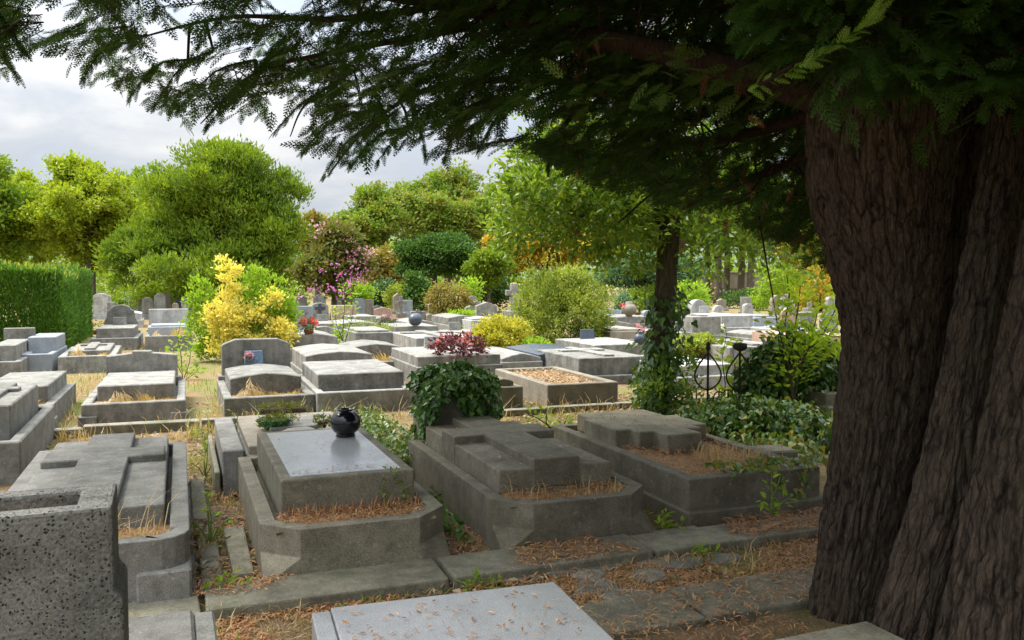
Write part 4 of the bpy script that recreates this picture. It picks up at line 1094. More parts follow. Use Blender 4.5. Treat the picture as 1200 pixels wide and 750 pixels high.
t, c = shrub('arching_shrub', 'large pale green arching bush right of the yellow ball bush', 'shrub', [(660, 375, 46, 38), (640, 355, 32, 28), (690, 365, 24, 32), (655, 338, 26, 20), (630, 392, 24, 22), (690, 395, 22, 18), (668, 325, 14, 12)], 19.5, 660, 'leaf_palegreen', .085, 560, 34, .16, upw=.5, aspect=.36)
lbq = lobes_px([(660, 375, 48, 42), (655, 335, 34, 28), (690, 355, 26, 34)], 19.5, c)
P, ax, nm = crown_pts(lbq, 120, 1, .05, low=-.1)
rep = 14; P = np.repeat(P, rep, 0); ax = np.repeat(nrmz(ax), rep, 0); k = np.tile(np.linspace(0, .42, rep), 120)[:, None]
P = P + ax * k - np.array([0, 0, 1]) * k ** 2 * .5
foliage('arching_twigs', M['leaf_palegreen'], t, P, ax * .6 + rng.normal(size=P.shape) * .5, rng.normal(size=P.shape) + np.array([0, 0, 1.5]), .065, .4)
shrub('weeping_shrub', 'rusty green weeping shrub below the round topiary', 'shrub', [(526, 352, 20, 18), (516, 356, 12, 16), (538, 356, 12, 16)], 33, 526, 'leaf_rust', .14, 150, 26, .25, upw=-.6, aspect=.4)
shrub('column_shrub', 'dark leafy column of ivy under the topiary', 'shrub', [(492, 345, 10, 20), (488, 335, 9, 14)], 38, 490, 'leaf_dark', .16, 90, 26, .3)
shrub('low_shrub', 'bluish low bush right of the crape myrtle', 'shrub', [(449, 345, 12, 14), (442, 352, 10, 10)], 45, 448, 'leaf_bluegreen', .18, 80, 26, .3)
shrub('low_shrub', 'grey green loose bush left of the topiary trunk', 'shrub', [(468, 350, 14, 14), (478, 354, 10, 10)], 44, 468, 'leaf_palegreen', .17, 80, 24, .3)
shrub('low_shrub', 'bright low bush beside the terracotta headstone', 'shrub', [(424, 345, 12, 8), (415, 348, 8, 6)], 40, 420, 'leaf_fresh', .15, 60, 24, .25)
shrub('low_shrub', 'dense dark bush under the spreading conifer', 'shrub', [(560, 336, 18, 18), (575, 330, 14, 16), (585, 345, 10, 14)], 42, 566, 'leaf_dark', .18, 130, 26, .35)
shrub('low_shrub', 'light green bush between topiary and stone cross', 'shrub', [(545, 350, 10, 16), (553, 345, 8, 12)], 36, 548, 'leaf_fresh', .15, 70, 22, .25)
shrub('low_shrub', 'rounded olive bush beside the arched headstone near the hedge', 'shrub', [(146, 352, 11, 10)], 44, 146, 'leaf_olive', .16, 60, 26, .28)
shrub('column_shrub', 'slim green cypress sapling beside the hedge corner', 'shrub', [(131, 342, 4, 14), (131, 330, 3, 10)], 42, 131, 'leaf_fresh', .13, 40, 20, .15, upw=1.4)
shrub('low_shrub', 'dark band of bushes below the large rounded tree', 'shrub', [(200, 345, 22, 14), (170, 342, 18, 14), (225, 340, 20, 18), (330, 345, 22, 16), (300, 340, 20, 18)], 40, 240, 'leaf_mid', .2, 190, 26, .4)
shrub('lavender', 'grey leaved lavender with violet flowers beside the sapling', 'shrub', [(432, 392, 22, 14), (450, 396, 14, 12), (418, 398, 12, 10)], 21, 434, 'leaf_palegreen', .09, 120, 20, .16, aspect=.22, upw=.9)
shrub('fern_bush', 'fresh light bush at the left foot of the ivy clad trunk row', 'shrub', [(810, 348, 14, 16), (800, 356, 12, 12)], 27, 806, 'leaf_fresh', .12, 90, 24, .2)
shrub('weeping_shrub', 'small weeping evergreen beside the bluish headstone', 'shrub', [(729, 354, 9, 11)], 28, 729, 'leaf_bluegreen', .11, 60, 24, .14, upw=-.8, aspect=.25)
shrub('low_shrub', 'pale yellow grass clump beside the iron railing', 'shrub', [(806, 405, 14, 8), (822, 402, 12, 7)], 16, 812, 'leaf_palegreen', .09, 60, 24, .1)
shrub('low_shrub', 'small bright green plant under the pale arching bush', 'shrub', [(628, 405, 10, 8), (636, 410, 8, 6)], 17.6, 630, 'leaf_fresh', .08, 50, 18, .09)

shrub('low_shrub', 'yellow green bush left of the far pale wall', 'shrub', [(800, 338, 22, 20), (785, 345, 16, 14), (815, 350, 14, 10)], 46, 800, 'leaf_palegreen', .17, 120, 26, .32)
shrub('low_shrub', 'leafy green bush right of the far pale wall', 'shrub', [(910, 335, 22, 22), (930, 342, 20, 18), (895, 350, 12, 10)], 44, 912, 'leaf_fresh', .17, 150, 26, .32)
shrub('low_shrub', 'golden bush beside the cypress trunk in the far distance', 'shrub', [(965, 335, 22, 24), (985, 345, 16, 16), (945, 350, 14, 12)], 42, 965, 'leaf_orange', .17, 150, 26, .32)
shrub('low_shrub', 'dark green bush behind the white round topped tomb', 'shrub', [(860, 352, 14, 8), (882, 350, 12, 10)], 47, 870, 'leaf_dark', .17, 70, 24, .28)
shrub('low_shrub', 'small dull green bush between the pine and the ivy clad trunk', 'shrub', [(750, 352, 16, 9), (765, 348, 12, 12)], 38, 756, 'leaf_mid', .14, 80, 24, .25)
shrub('low_shrub', 'sprawling green plant among the far graves left of the yellow ball bush', 'shrub', [(530, 375, 14, 6), (545, 372, 10, 6)], 28, 536, 'leaf_fresh', .1, 60, 22, .15)
for q in range(40):
    px = R.choice([R.uniform(355, 600), R.uniform(700, 1000), R.uniform(112, 225)])
    yf = R.uniform(362, 378); d = 1.7e3 / (yf - 325); w_ = R.uniform(9, 17)
    shp = R.choice(['arch', 'flat', 'gable', 'round', 'clip']); mt = R.choice(['granite_pale', 'granite_pale', 'white_stone', 'granite', 'granite_blue', 'tan_stone'])
    grave('tiny weathered headstone standing in the crowded farthest rows before the treeline', px - w_ / 2, px + w_ / 2, yf, L=.34, mat=mt, hk=.14, slab=None, head=(shp, R.uniform(.55, 1.05), .86, .2), cat='headstone', name='headstone', t=.05, group='tiny headstones of the farthest rows')

# clipped hedge
p0 = G(-190, 414); p1 = G(74, 416)
x0, x1, y0, hz = p0[0], p1[0], p1[1], 1.84
y1 = y0 + 6.5
t = thing('clipped_hedge', 'dense square clipped yew hedge at the left edge', 'hedge', ((x0 + x1) / 2, y0, 0))
wx = (x1 - x0)
def hedge_pts(n, face):
    u = rng.random(n); v = rng.random(n); dd = rng.gamma(1.4, .09, n)
    if face == 'front': P = np.stack([-wx / 2 + u * wx, -.02 + dd, v * hz], 1); N = np.tile([0, -1, .25], (n, 1))
    elif face == 'side': P = np.stack([wx / 2 - dd, u * (y1 - y0), v * hz], 1); N = np.tile([1, 0, .25], (n, 1))
    else: P = np.stack([-wx / 2 + u * wx, v * (y1 - y0), hz - dd * .7], 1); N = np.tile([0, 0, 1.0], (n, 1))
    wob = np.array([mnoise.noise(Vector((a * .9, b * .9, c_ * .9))) for a, b, c_ in P])[:, None]
    return P + N * wob * .26, N
Ps, Ns = zip(hedge_pts(34000, 'front'), hedge_pts(18000, 'side'), hedge_pts(14000, 'top'))
P = np.concatenate(Ps); N = np.concatenate(Ns)
foliage('foliage', M['leaf_hedge'], t, P, N * .8 + np.array([0, 0, 1.0]) + rng.normal(size=P.shape) * .55, N + rng.normal(size=P.shape) * .6, .10, .3)
P, N = hedge_pts(2600, 'top'); P[:, 2] += .02
foliage('yellow_tips', M['leaf_hedgetip'], t, P, N + rng.normal(size=P.shape) * .25, rng.normal(size=P.shape), .14, .22)
P, N = hedge_pts(90, 'front'); P[:, 1] -= .04
foliage('yellow_sprigs', M['leaf_hedgetip'], t, P, N * .4 + np.array([0, 0, 1.0]) + rng.normal(size=P.shape) * .3, N, .09, .3)
s = S()
for k in range(14):
    x = -wx / 2 + wx * (k + .5) / 14
    s.tube([(x, .4, -.05), (x + R.uniform(-.1, .1), .45, hz * .7)], [.04, .02], 6)
for k in range(18):
    y = (y1 - y0) * (k + .5) / 18
    s.tube([(wx / 2 - .45, y, -.05), (wx / 2 - .45, y, hz * .7)], [.04, .02], 6)
s.build('stems', M['twig'], t)

# ------------------------------------------------------------------ tree with the ivy clad trunk
c = G(771, 490); T2D = float(project(c)[2])
t = thing('ivy_clad_tree', 'glossy leaved tree with ivy climbing its dark fluted trunk', 'tree', c)
lb = lobes_px([(640, 240, 58, 40, -.8), (700, 255, 60, 42, -.6), (690, 190, 80, 50, .4), (610, 262, 34, 30, .3), (770, 240, 80, 50, .2), (850, 262, 70, 48, -.5), (900, 270, 70, 45, .4), (945, 285, 40, 40, .8), (640, 190, 40, 36), (590, 225, 24, 20), (800, 120, 130, 90), (900, 140, 110, 80, .8), (700, 110, 90, 70, .8), (735, 300, 40, 22), (820, 305, 34, 20, .6)], T2D, c)
P, ax, nm = crown_pts(lb + lb[:5] + lb[:5], 1250, 22, .17, out=.6, upw=.35, low=-1)
foliage('crown', M['leaf_holly'], t, P, ax, nm, .085, .5)
s = S()
tp = [c + np.array([0, 0, -.1]), D(770, 440, T2D), D(777, 380, T2D), D(781, 320, T2D), D(785, 260, T2D), D(790, 190, T2D)]
tp = [q - c for q in tp]
s.tube(tp, [.20, .145, .125, .115, .105, .08], 14)
for a in (0.3, 1.7, 3.0, 4.4, 5.5):
    off = np.array([math.cos(a) * .085, math.sin(a) * .085, 0])
    s.tube([q + off * (1.3 if i == 0 else 1) for i, q in enumerate(tp)], [.085, .06, .052, .048, .045, .035], 8)
for q in lb[:11]:
    st = Vector([float(v) for v in tp[4]]) + Vector((R.uniform(-.05, .05), R.uniform(-.05, .05), R.uniform(-.1, .4)))
    e = Vector(q[:3]); s.tube([st, st.lerp(e, .5) + Vector((0, 0, .08)), e], [.05, .03, .01], 7)
s.build('trunk', M['bark_grey'], t, smooth=True)

def ivy_sheet(name, parent, P, N, size, mat='leaf_ivy', origin=(0, 0, 0), lv=.35):
    ax = np.stack([rng.normal(0, .55, len(P)), rng.normal(0, .55, len(P)), -np.ones(len(P))], 1) + N * .5
    nm = N + rng.normal(size=P.shape) * .4 + np.array([0, 0, .3])
    return foliage(name, M[mat], parent, P, ax, nm, size, .95, IVY, lv, origin)

# ivy climbing the trunk and the skirt at its foot
zz = rng.uniform(0, 1.6, 1000); aa = rng.uniform(0, 2 * PI, 1000)
keep = rng.random(1000) < np.clip(1.05 - zz * .5, .25, 1); zz, aa = zz[keep], aa[keep]
xy = np.array([np.interp(zz, [0, .45, 1.1, 1.7], [tp[0][i], tp[1][i], tp[2][i], tp[3][i]]) for i in (0, 1)]).T
rr = .15 + rng.gamma(1.5, .045, len(zz))
P = np.stack([xy[:, 0] + np.cos(aa) * rr, xy[:, 1] + np.sin(aa) * rr, zz], 1); N = np.stack([np.cos(aa), np.sin(aa), zz * 0], 1)
ivy_sheet('climbing_ivy', t, P, N, .085)
lbs = [(-.18, -.22, .32, .28, .26, .32), (.2, -.15, .26, .24, .22, .26), (.28, 0, .6, .2, .2, .24), (-.1, -.2, .55, .2, .2, .2)]
P, ax, nm = crown_pts(lbs, 80, 16, .09, low=-1); foliage('basal_shoots', M['leaf_holly'], t, P, ax, nm, .06, .55)

# ------------------------------------------------------------------ ivy covered headstone and ivy mounds
g = G(531, 512); 
t = thing('headstone', 'round topped headstone smothered in hanging ivy behind the broad cross slab', 'headstone', (2.26, 7.18, 0), 0.05)
s = S(); s.prism([(-.34, 0), (.34, 0)] + [(.34 * math.cos(a), .66 + .17 * math.sin(a)) for a in np.linspace(0, PI, 13)], 0, .16); s.build('slab', M['granite_mossy'], t, bevel=.012)
n = 2000
u = rng.uniform(-1, 1, n); v = rng.random(n) ** .55
top = .68 + .20 * np.sqrt(np.clip(1 - u * u, 0, 1))
hang = np.where(np.abs(u) > .78, .86, .30 + .12 * np.sin(u * 7) + .22 * (u > .25) * (rng.random(n) < .35))
z = top - (1 - v) * hang
yy = np.where(rng.random(n) < .75, -.06 - rng.gamma(1.4, .03, n), rng.uniform(-.05, .24, n))
z = np.where(yy > 0, top + rng.uniform(-.04, .06, n), z)
P = np.stack([u * .365, yy, z], 1); N = np.stack([u * .8, np.where(yy < 0, -1.0, .1), .3 + (z > .7) * .8], 1)
ivy_sheet('ivy_leaves', t, P, nrmz(N), .052)
P2, ax2, nm2 = crown_pts([(0, .08, .82, .36, .14, .12), (-.33, .02, .55, .03, .10, .30), (.34, .0, .52, .05, .12, .34)], 120, 11, .045, low=-.9); 
ivy_sheet('ivy_tangle', t, P2, nrmz(nm2), .052)

def ivy_mound(label, lobes, d, px, n, size, light=.15, name='ivy_mound', trailing=None, stone=None):
    c = base_at(px, d)
    t = thing(name, label, 'ivy', c)
    lb = lobes_px(lobes, d, c)
    P, ax, nm = crown_pts(lb, n, 12, .13, low=-.3, inner=.12)
    P[:, 2] = np.maximum(P[:, 2], .02)
    k = rng.random(len(P)) < light
    ivy_sheet('ivy_leaves', t, P[~k], nrmz(nm[~k]), size)
    ivy_sheet('light_ivy_leaves', t, P[k], nrmz(nm[k]), size * .9, 'leaf_ivylight')
    s = S()
    for q in lb:
        s.loft([[(q[0] + .78 * q[3] * math.cos(a), q[1] + .78 * q[4] * math.sin(a)) for a in np.linspace(0, 2 * PI, 9)[:-1]], [(q[0] + .45 * q[3] * math.cos(a), q[1] + .45 * q[4] * math.sin(a)) for a in np.linspace(0, 2 * PI, 9)[:-1]]], [-.05, max(.1, q[2] + q[5] * .6)])
    s.build('stem_tangle', M['soil'], t, smooth=True)
    return t, c
ivy_mound('tall dark ivy heap swallowing a tomb right of the iron railings', [(935, 440, 46, 42), (905, 448, 32, 38), (965, 446, 28, 40), (935, 416, 36, 24), (985, 455, 16, 30), (890, 462, 20, 26)], 10.2, 935, 760, .066, light=.22)
t, c = ivy_mound('spreading ivy blanket over low stones left of the cypress trunk', [(850, 502, 40, 24), (900, 515, 46, 30), (945, 525, 40, 34), (925, 500, 44, 22), (880, 495, 44, 20), (968, 540, 26, 30), (832, 490, 24, 16, .4)], 8.7, 905, 760, .064, light=.45)  # share of pale leaves raised to stand for light on the ivy
P, ax, nm = crown_pts(lobes_px([(900, 526, 46, 16), (925, 532, 30, 16), (870, 535, 30, 14), (840, 540, 16, 10), (935, 555, 26, 16), (900, 545, 26, 14), (955, 560, 14, 18)], 8.0, c), 90, 10, .12)
ivy_sheet('trailing_ivy', t, P, nrmz(nm), .07, 'leaf_ivylight')
t = thing('stone_block', 'mossy low stone showing through the ivy blanket', 'stone block', G(905, 560), -.1)
s = S(); s.box(-.22, .3, .05, .35, -.05, .21, .01); s.build('block', M['granite_mossy'], t, bevel=.015)
s = S(); s.box(-.36, .4, -.06, .37, -.05, .15, .01); s.build('step', M['granite_mossy'], t, bevel=.015)
# ivy trailing over the kerb of the cross slab grave
t = thing('ivy_trail', 'ivy strands trailing over the front kerb of the thick cross grave', 'ivy', (4.0, 4.92, 0))
n = 150; P = np.stack([rng.uniform(-.45, .5, n), rng.uniform(-.03, .3, n), rng.uniform(.33, .37, n)], 1); N = np.tile([0, -.3, 1.0], (n, 1)); ivy_sheet('ivy_leaves', t, P, N, .05, 'leaf_ivylight')
n = 40; x = rng.choice([-.02, .14, .18, .4], n) + rng.normal(0, .02, n); P = np.stack([x, np.full(n, -.01), rng.uniform(.1, .33, n)], 1); ivy_sheet('hanging_ivy_leaves', t, P, np.tile([0, -1.0, .3], (n, 1)), .042, 'leaf_ivylight')
# small-leaved ground ivy between the second grave and the ivy headstone
p = thing('ground_ivy', 'bed of small light and dark ivy leaves right of the black vase', 'ground cover', (1.66, 7.6, 0))
n = 5200; P = np.stack([rng.uniform(-.26, .40, n), rng.uniform(-.7, 1.8, n), np.abs(rng.normal(.14, .06, n))], 1); k = rng.random(n) < .7
N = np.tile([0, -.2, 1.0], (n, 1)); ivy_sheet('ivy_leaves', p, P[k], N[k], .038, 'leaf_ivylight'); ivy_sheet('dark_ivy_leaves', p, P[~k], N[~k], .04)
p['kind'] = 'stuff'
for q, (x, y) in enumerate([(1.54, 6.62), (1.44, 6.66)]):
    b = thing('stone_post', ['taller little stone post between the two mossy front graves', 'shorter little stone post beside the vase grave'][q], 'stone post', (x, y, 0), 0, 'little stone posts')
    s = S(); s.lathe([(.06, -.05), (.058, .25 - q * .04), (.045, .28 - q * .04)], n=12); s.build('post', M['granite_mossy'], b, bevel=.004)
t = thing('ivy_trail', 'ivy sprigs on the ground along the left kerb of the broad cross grave', 'ivy', (1.66, 5.2, 0))
P = np.stack([rng.normal(0, .05, 90), rng.uniform(-.1, 1.1, 90), rng.uniform(.02, .12, 90)], 1); ivy_sheet('ivy_leaves', t, P, np.tile([0, -.4, 1.0], (90, 1)), .055)

# ------------------------------------------------------------------ saplings and weeds
def sapling(name, label, cat, loc, stems, leaf, n_leaf, mat='leaf_fresh', aspect=.5, spread=.1, group=None, stemm='twig'):
    """stems: list of polylines (relative)"""
    t = thing(name, label, cat, loc, 0, group)
    s = S(); Ps, As = [], []
    for pl in stems:
        pl = [np.array(q, float) for q in pl]
        s.tube(pl, list(np.linspace(.0055, .002, len(pl)) * (1 + .6 * np.linalg.norm(pl[-1]))), 6)
        m = int(n_leaf); u = rng.uniform(.12, 1.0, m) * (len(pl) - 1); i = np.minimum(u.astype(int), len(pl) - 2); f = (u - i)[:, None]
        A = np.array(pl); P = A[i] * (1 - f) + A[i + 1] * f; dr = nrmz(A[i + 1] - A[i])
        sd = rng.normal(size=P.shape); sd = nrmz(sd - dr * (sd * dr).sum(1)[:, None])
        Ps.append(P + sd * rng.uniform(.1, 1, m)[:, None] * spread); As.append(sd * .9 + dr * .5)
    s.build('stem', M[stemm], t)
    P = np.concatenate(Ps); A = np.concatenate(As)
    foliage('leaves', M[mat], t, P, A, np.array([0, 0, 1.0]) + rng.normal(size=P.shape) * .5, leaf, aspect)
    return t

def px_stems(c, d, lines):
    return [[D(px, py, d + dz) - c for px, py, dz in ln] for ln in lines]

c = G(925, 470); d = 9.6
sapling('sapling', 'fresh light green young tree rising from the ivy heap', 'sapling', c, px_stems(c, d, [
    [(930, 470, 0), (925, 430, 0), (912, 385, 0), (905, 345, .1)], [(930, 470, 0), (940, 420, .1), (955, 380, .1), (962, 345, .2)],
    [(925, 440, 0), (945, 410, -.1), (970, 395, -.1), (985, 375, 0)], [(925, 440, 0), (930, 395, 0), (935, 362, 0), (938, 335, 0)],
    [(925, 420, .3), (920, 380, .3), (925, 345, .3), (922, 322, .4)], [(940, 420, .3), (960, 400, .3), (978, 365, .3), (984, 340, .3)], [(935, 430, -.2), (950, 405, -.2), (960, 392, -.2), (985, 395, -.2)]]), .09, 130, spread=.19, mat='leaf_backlit')
c = G(850, 486); d = 10.4
sapling('sapling', 'broad leaved bright weed growing between the iron railings', 'weed', c, px_stems(c, d, [
    [(848, 486, 0), (850, 450, 0), (846, 420, 0), (852, 390, 0)], [(852, 486, 0), (862, 440, 0), (858, 402, .1)], [(850, 480, 0), (872, 452, 0), (886, 425, 0)]]), .10, 30, aspect=.8, spread=.08, mat='leaf_backlit')
c = G(400, 418); d = 18
sapling('sapling', 'thin leafy sapling before the pink brick coloured headstone', 'sapling', c, px_stems(c, d, [
    [(402, 412, 0), (402, 385, 0), (404, 355, 0), (404, 332, 0)], [(403, 405, 0), (412, 375, 0), (416, 345, 0)], [(402, 400, 0), (394, 380, 0), (392, 360, 0)], [(402, 412, .1), (398, 400, .1), (394, 392, .1)]]), .09, 46, aspect=.6, spread=.1)
c = G(215, 445); d = 14.2
sapling('sapling', 'bright green weed standing on the path right of the stepped gable headstone', 'weed', c, px_stems(c, d, [
    [(214, 445, 0), (212, 415, 0), (208, 395, 0), (212, 378, 0)], [(215, 445, 0), (222, 425, 0), (225, 400, 0)], [(214, 440, 0), (204, 420, 0), (202, 400, 0)], [(216, 446, 0), (228, 438, 0), (234, 430, 0)]]), .085, 34, aspect=.6, spread=.08)
c = G(672, 510); d = 8.2
sapling('sapling', 'leafy yellow green weeds between the broad cross grave and the thick cross grave', 'weed', c, px_stems(c, d, [
    [(650, 515, 0), (645, 500, 0), (630, 490, 0), (618, 485, 0)], [(655, 515, 0), (660, 500, 0), (665, 488, 0)], [(655, 518, 0), (672, 505, 0), (690, 498, 0)], [(650, 512, 0), (640, 495, 0), (640, 478, 0)]]), .06, 26, aspect=.6, spread=.08)
W_ = [(462, 588, 545, 'small green weed growing at the front edge of the polished slab grave', 5.1, .05), (556, 690, 640, None, 4.7, .05), (246, 640, 575, 'tall dark stemmed weed on the path left of the polished slab grave', 5.0, .05),
      (262, 700, 670, 'low green weed at the front end of the left path', 4.6, .05), (780, 625, 600, 'fresh weed at the foot of the broad cross grave right corner', 5.6, .05), (560, 690, 672, 'bright grass tuft in front of the polished slab grave corner', 4.7, .04),
      (820, 652, 640, 'small weed in the path before the thick cross grave', 5.2, .045), (240, 560, 520, 'leafy weed on the path behind the polished slab grave kerb', 7.4, .05), (280, 545, 480, 'slender green weed along the pale side kerb', 7.5, .045),
      (905, 605, 555, 'light green seedling in the needle bed below the ivy blanket', 6.2, .05)]
for q, (px, py, pt, lab, d, lf) in enumerate(W_):
    if not lab: continue
    zb = .3 if q in (0, 9) else 0
    c = G(px, py, zb); d = float(project(c)[2]); hh = (py - pt) * d / FPX
    st = [[(0, 0, 0), (R.uniform(-.02, .02), 0, hh * .5), (R.uniform(-.05, .05), R.uniform(-.03, .03), hh)] for k in range(2)] + [[(0, 0, 0), (k * .05, -.03, hh * .35), (k * .11, -.05, hh * .5)] for k in (-1, 1)]
    sapling('weed', lab, 'weed', c, st, lf * 1.0, 9, aspect=.45, spread=.03, group='weeds among the graves', stemm='stem_green')

# scattered dry and green grass, needles and fallen leaves on the ground
P = []; 
def clump_pts(n, x0, x1, y0, y1, thr=.05, sc=1.1, seed=0):
    rs = np.random.default_rng(seed); out = []
    while len(out) < n:
        x, y = rs.uniform(x0, x1), rs.uniform(y0, y1)
        if mnoise.noise(Vector((x * sc, y * sc, seed * 3.1))) > thr: out.append((x, y, 0))
    return np.array(out)
Pg = np.concatenate([clump_pts(2600, -6, 2.4, 10.3, 16, .05, 1.0, 1), clump_pts(1500, -1.2, 3.6, 8.5, 10.2, .0, 1.2, 2), clump_pts(420, .05, .36, 4.8, 10, .05, 2, 3), clump_pts(260, -.4, 3.6, 3.9, 4.5, .1, 2, 4), clump_pts(2600, -8, 8, 13, 26, .1, .7, 5), clump_pts(500, 3, 7, 8.5, 10.5, .1, 1, 6)])
o = grass_obj('dry_grass', M['straw'], None, Pg, (rng.gamma(2.0, .055, len(Pg)) + .02) * np.where(Pg[:, 1] < 8.4, .4, .85), .0045, .9, 41); tag(o, 'blond dry grass tufts along the paths between the graves', 'grass', kind='stuff')
Pg = np.concatenate([clump_pts(1500, -6, 2.4, 10.3, 16, .12, 1.3, 11), clump_pts(330, .05, .36, 4.8, 10, .1, 2.2, 12), clump_pts(150, -.4, 3.6, 3.9, 4.5, .2, 2, 13), clump_pts(2200, -8, 8, 13, 26, .1, .8, 14), clump_pts(300, 2.9, 3.2, 4.6, 9, .0, 2, 15)])
o = grass_obj('green_grass', M['grass'], None, Pg, (rng.gamma(2.0, .04, len(Pg)) + .02) * np.where(Pg[:, 1] < 8.4, .5, 1), .005, .8, 42); tag(o, 'short green grass sprouting in the paths', 'grass', kind='stuff')
Pn = np.concatenate([clump_pts(16000, -.6, 4.6, 3.85, 4.42, -.2, 1.4, 21), clump_pts(4200, -.6, 4.6, 4.42, 4.78, .0, 1.6, 22) + [0, 0, .06], clump_pts(2200, 1.5, 4.6, 2.9, 3.9, .12, 1.3, 23) + [0, 0, .045], clump_pts(1400, 1.46, 1.82, 4.7, 6.4, -.4, 1.5, 24), clump_pts(1200, 2.86, 3.24, 4.7, 6.6, -.4, 1.5, 25), clump_pts(1200, .02, .4, 4.75, 7, -.1, 2.0, 26) + [0, 0, .03], clump_pts(3000, -1.2, 1.5, 2.4, 3.9, -.1, 2.0, 27)])
o = raw_mesh('needle_litter', *litter_polys(Pn, .025, .07, .14, .3), M['needles']); tag(o, 'carpet of brown fallen needles on the foreground path', 'needle litter', kind='stuff')
Pn = np.concatenate([clump_pts(3500, -.6, 4.6, 3.85, 4.42, -.2, 1.4, 28), clump_pts(700, 1.5, 4.6, 2.9, 3.9, .1, 1.3, 29) + [0, 0, .045], clump_pts(1200, -1.2, 1.5, 7.5, 10.2, -.1, 2.0, 30)])
o = raw_mesh('straw_litter', *litter_polys(Pn, .03, .09, .07, .3), M['straw']); tag(o, 'pale straw strewn over the foreground path', 'straw litter', kind='stuff')
Pn = np.concatenate([clump_pts(420, .02, .4, 4.8, 10, -.2, 2.0, 35) + [0, 0, .02], clump_pts(260, -3.5, 1.4, 9.4, 10.4, -.2, 2.0, 36), clump_pts(2600, 3.2, 8, 8.0, 11, -.2, 1.1, 31), clump_pts(900, 1.5, 4, 7.4, 10, .0, 1.1, 32), clump_pts(350, 1.2, 4.6, 2.9, 4.6, .0, 1.1, 33) + [0, 0, .02], clump_pts(900, -5, 3, 9.5, 14, 0, 1, 34)])
o = raw_mesh('fallen_leaves', *litter_polys(Pn, .035, .085, .5, .35), M['litter']); tag(o, 'dry brown fallen leaves around the ivy clad trunk', 'fallen leaves', kind='stuff')

# ------------------------------------------------------------------ the big cypress
CB = D(1080, 750, 4.1); CB[2] = 0
t = thing('cypress_tree', 'huge dark many stemmed cypress overhanging the right side and the sky', 'tree', CB)
CT = t

def bark_stem(pts, parent, name='trunk', nr=210, step=.017, amp=.018, seed=0, extra=None):
    """pts: (px,py,depth,radius) control points -> a stem with deep vertical bark ridges"""
    P = np.array([D(a, b, c_) for a, b, c_, _ in pts]) - CB
    rr = np.array([q[3] for q in pts])
    seg = np.linalg.norm(np.diff(P, axis=0), axis=1); s = np.concatenate([[0], np.cumsum(seg)])
    ns = int(s[-1] / step)
    u = np.linspace(0, s[-1], ns)
    # smooth interpolation (Catmull-like through cubic on numpy)
    def sm(y):
        y = np.interp(u, s, y)
        k = max(3, int(.35 / step)) | 1
        pad = np.concatenate([2 * y[0] - y[1:k // 2 + 1][::-1], y, 2 * y[-1] - y[-k // 2:-1][::-1]])
        ker = np.hanning(k + 2)[1:-1]; ker /= ker.sum()
        return np.convolve(pad, ker, 'same')[k // 2:k // 2 + ns]
    C = np.stack([sm(P[:, i]) for i in range(3)], 1); Rr = sm(rr)
    T = nrmz(np.gradient(C, axis=0))
    V = np.zeros((ns, nr, 3)); AT = np.zeros((ns, nr, 3), np.float32)
    a = np.linspace(0, 2 * PI, nr, endpoint=False)
    u0 = np.array([1.0, 0, 0])
    for i in range(ns):
        e1 = u0 - T[i] * (u0 @ T[i]); e1 /= np.linalg.norm(e1); e2 = np.cross(T[i], e1)
        r = Rr[i]
        for j in range(nr):
            ca, sa = math.cos(a[j]), math.sin(a[j])
            x, y, z = ca * r, sa * r, u[i]
            w = mnoise.noise(Vector((x * 3, y * 3, z * 1.4 + seed))) * .10
            n1 = mnoise.noise(Vector((x * 20 + w * 2, y * 20 + w * 2, z * 2.8 + seed * 7)))
            n4 = mnoise.noise(Vector((x * 75, y * 75, z * 17 + seed)))
            n2 = mnoise.noise(Vector((x * 44, y * 44, z * 11 + seed)))
            n3 = mnoise.noise(Vector((x * 2.6, y * 2.6, z * 1.0 + seed * 3)))
            rid = 1 - min(1, abs(n1) * 2.6)
            disp = -amp * 1.2 * rid ** 2 + amp * .55 * n2 + amp * .5 * n4 + .05 * n3 * r / .3
            AT[i, j] = (x + seed * 3.1, y, z)
            V[i, j] = C[i] + (e1 * ca + e2 * sa) * (r + disp)
    idx = np.arange(ns * nr).reshape(ns, nr)
    F = np.stack([idx[:-1], np.roll(idx, -1, 1)[:-1], np.roll(idx, -1, 1)[1:], idx[1:]], -1).reshape(-1, 4)
    o = raw_mesh(name, V.reshape(-1, 3), F, M['bark'], parent, smooth=True)
    o.data.attributes.new('bark_along', 'FLOAT_VECTOR', 'POINT').data.foreach_set('vector', AT.ravel())
    return o
bark_stem([(970, 830, 4.35, .20), (984, 735, 4.35, .165), (994, 680, 4.38, .172), (1009, 600, 4.4, .186), (1026, 500, 4.42, .205), (1041, 400, 4.45, .212), (1038, 310, 4.45, .27), (1030, 220, 4.45, .345), (1030, 130, 4.45, .37), (1035, 20, 4.45, .36), (1046, -150, 4.5, .28), (1060, -600, 4.6, .12)], t, seed=1)
bark_stem([(1040, 860, 3.45, .165), (1060, 740, 3.5, .137), (1081, 665, 3.53, .124), (1101, 600, 3.56, .117), (1119, 500, 3.62, .100), (1136, 400, 3.75, .093), (1151, 310, 3.9, .088), (1166, 230, 4.05, .086), (1185, 100, 4.2, .082), (1200, -200, 4.5, .07)], t, seed=2, nr=150, amp=.013)
bark_stem([(1148, 900, 3.15, .22), (1163, 745, 3.2, .175), (1178, 620, 3.25, .155), (1198, 500, 3.35, .142), (1226, 340, 3.5, .13), (1250, 220, 3.65, .125), (1265, 50, 3.9, .12), (1280, -200, 4.2, .10)], t, seed=3, nr=160, amp=.014)
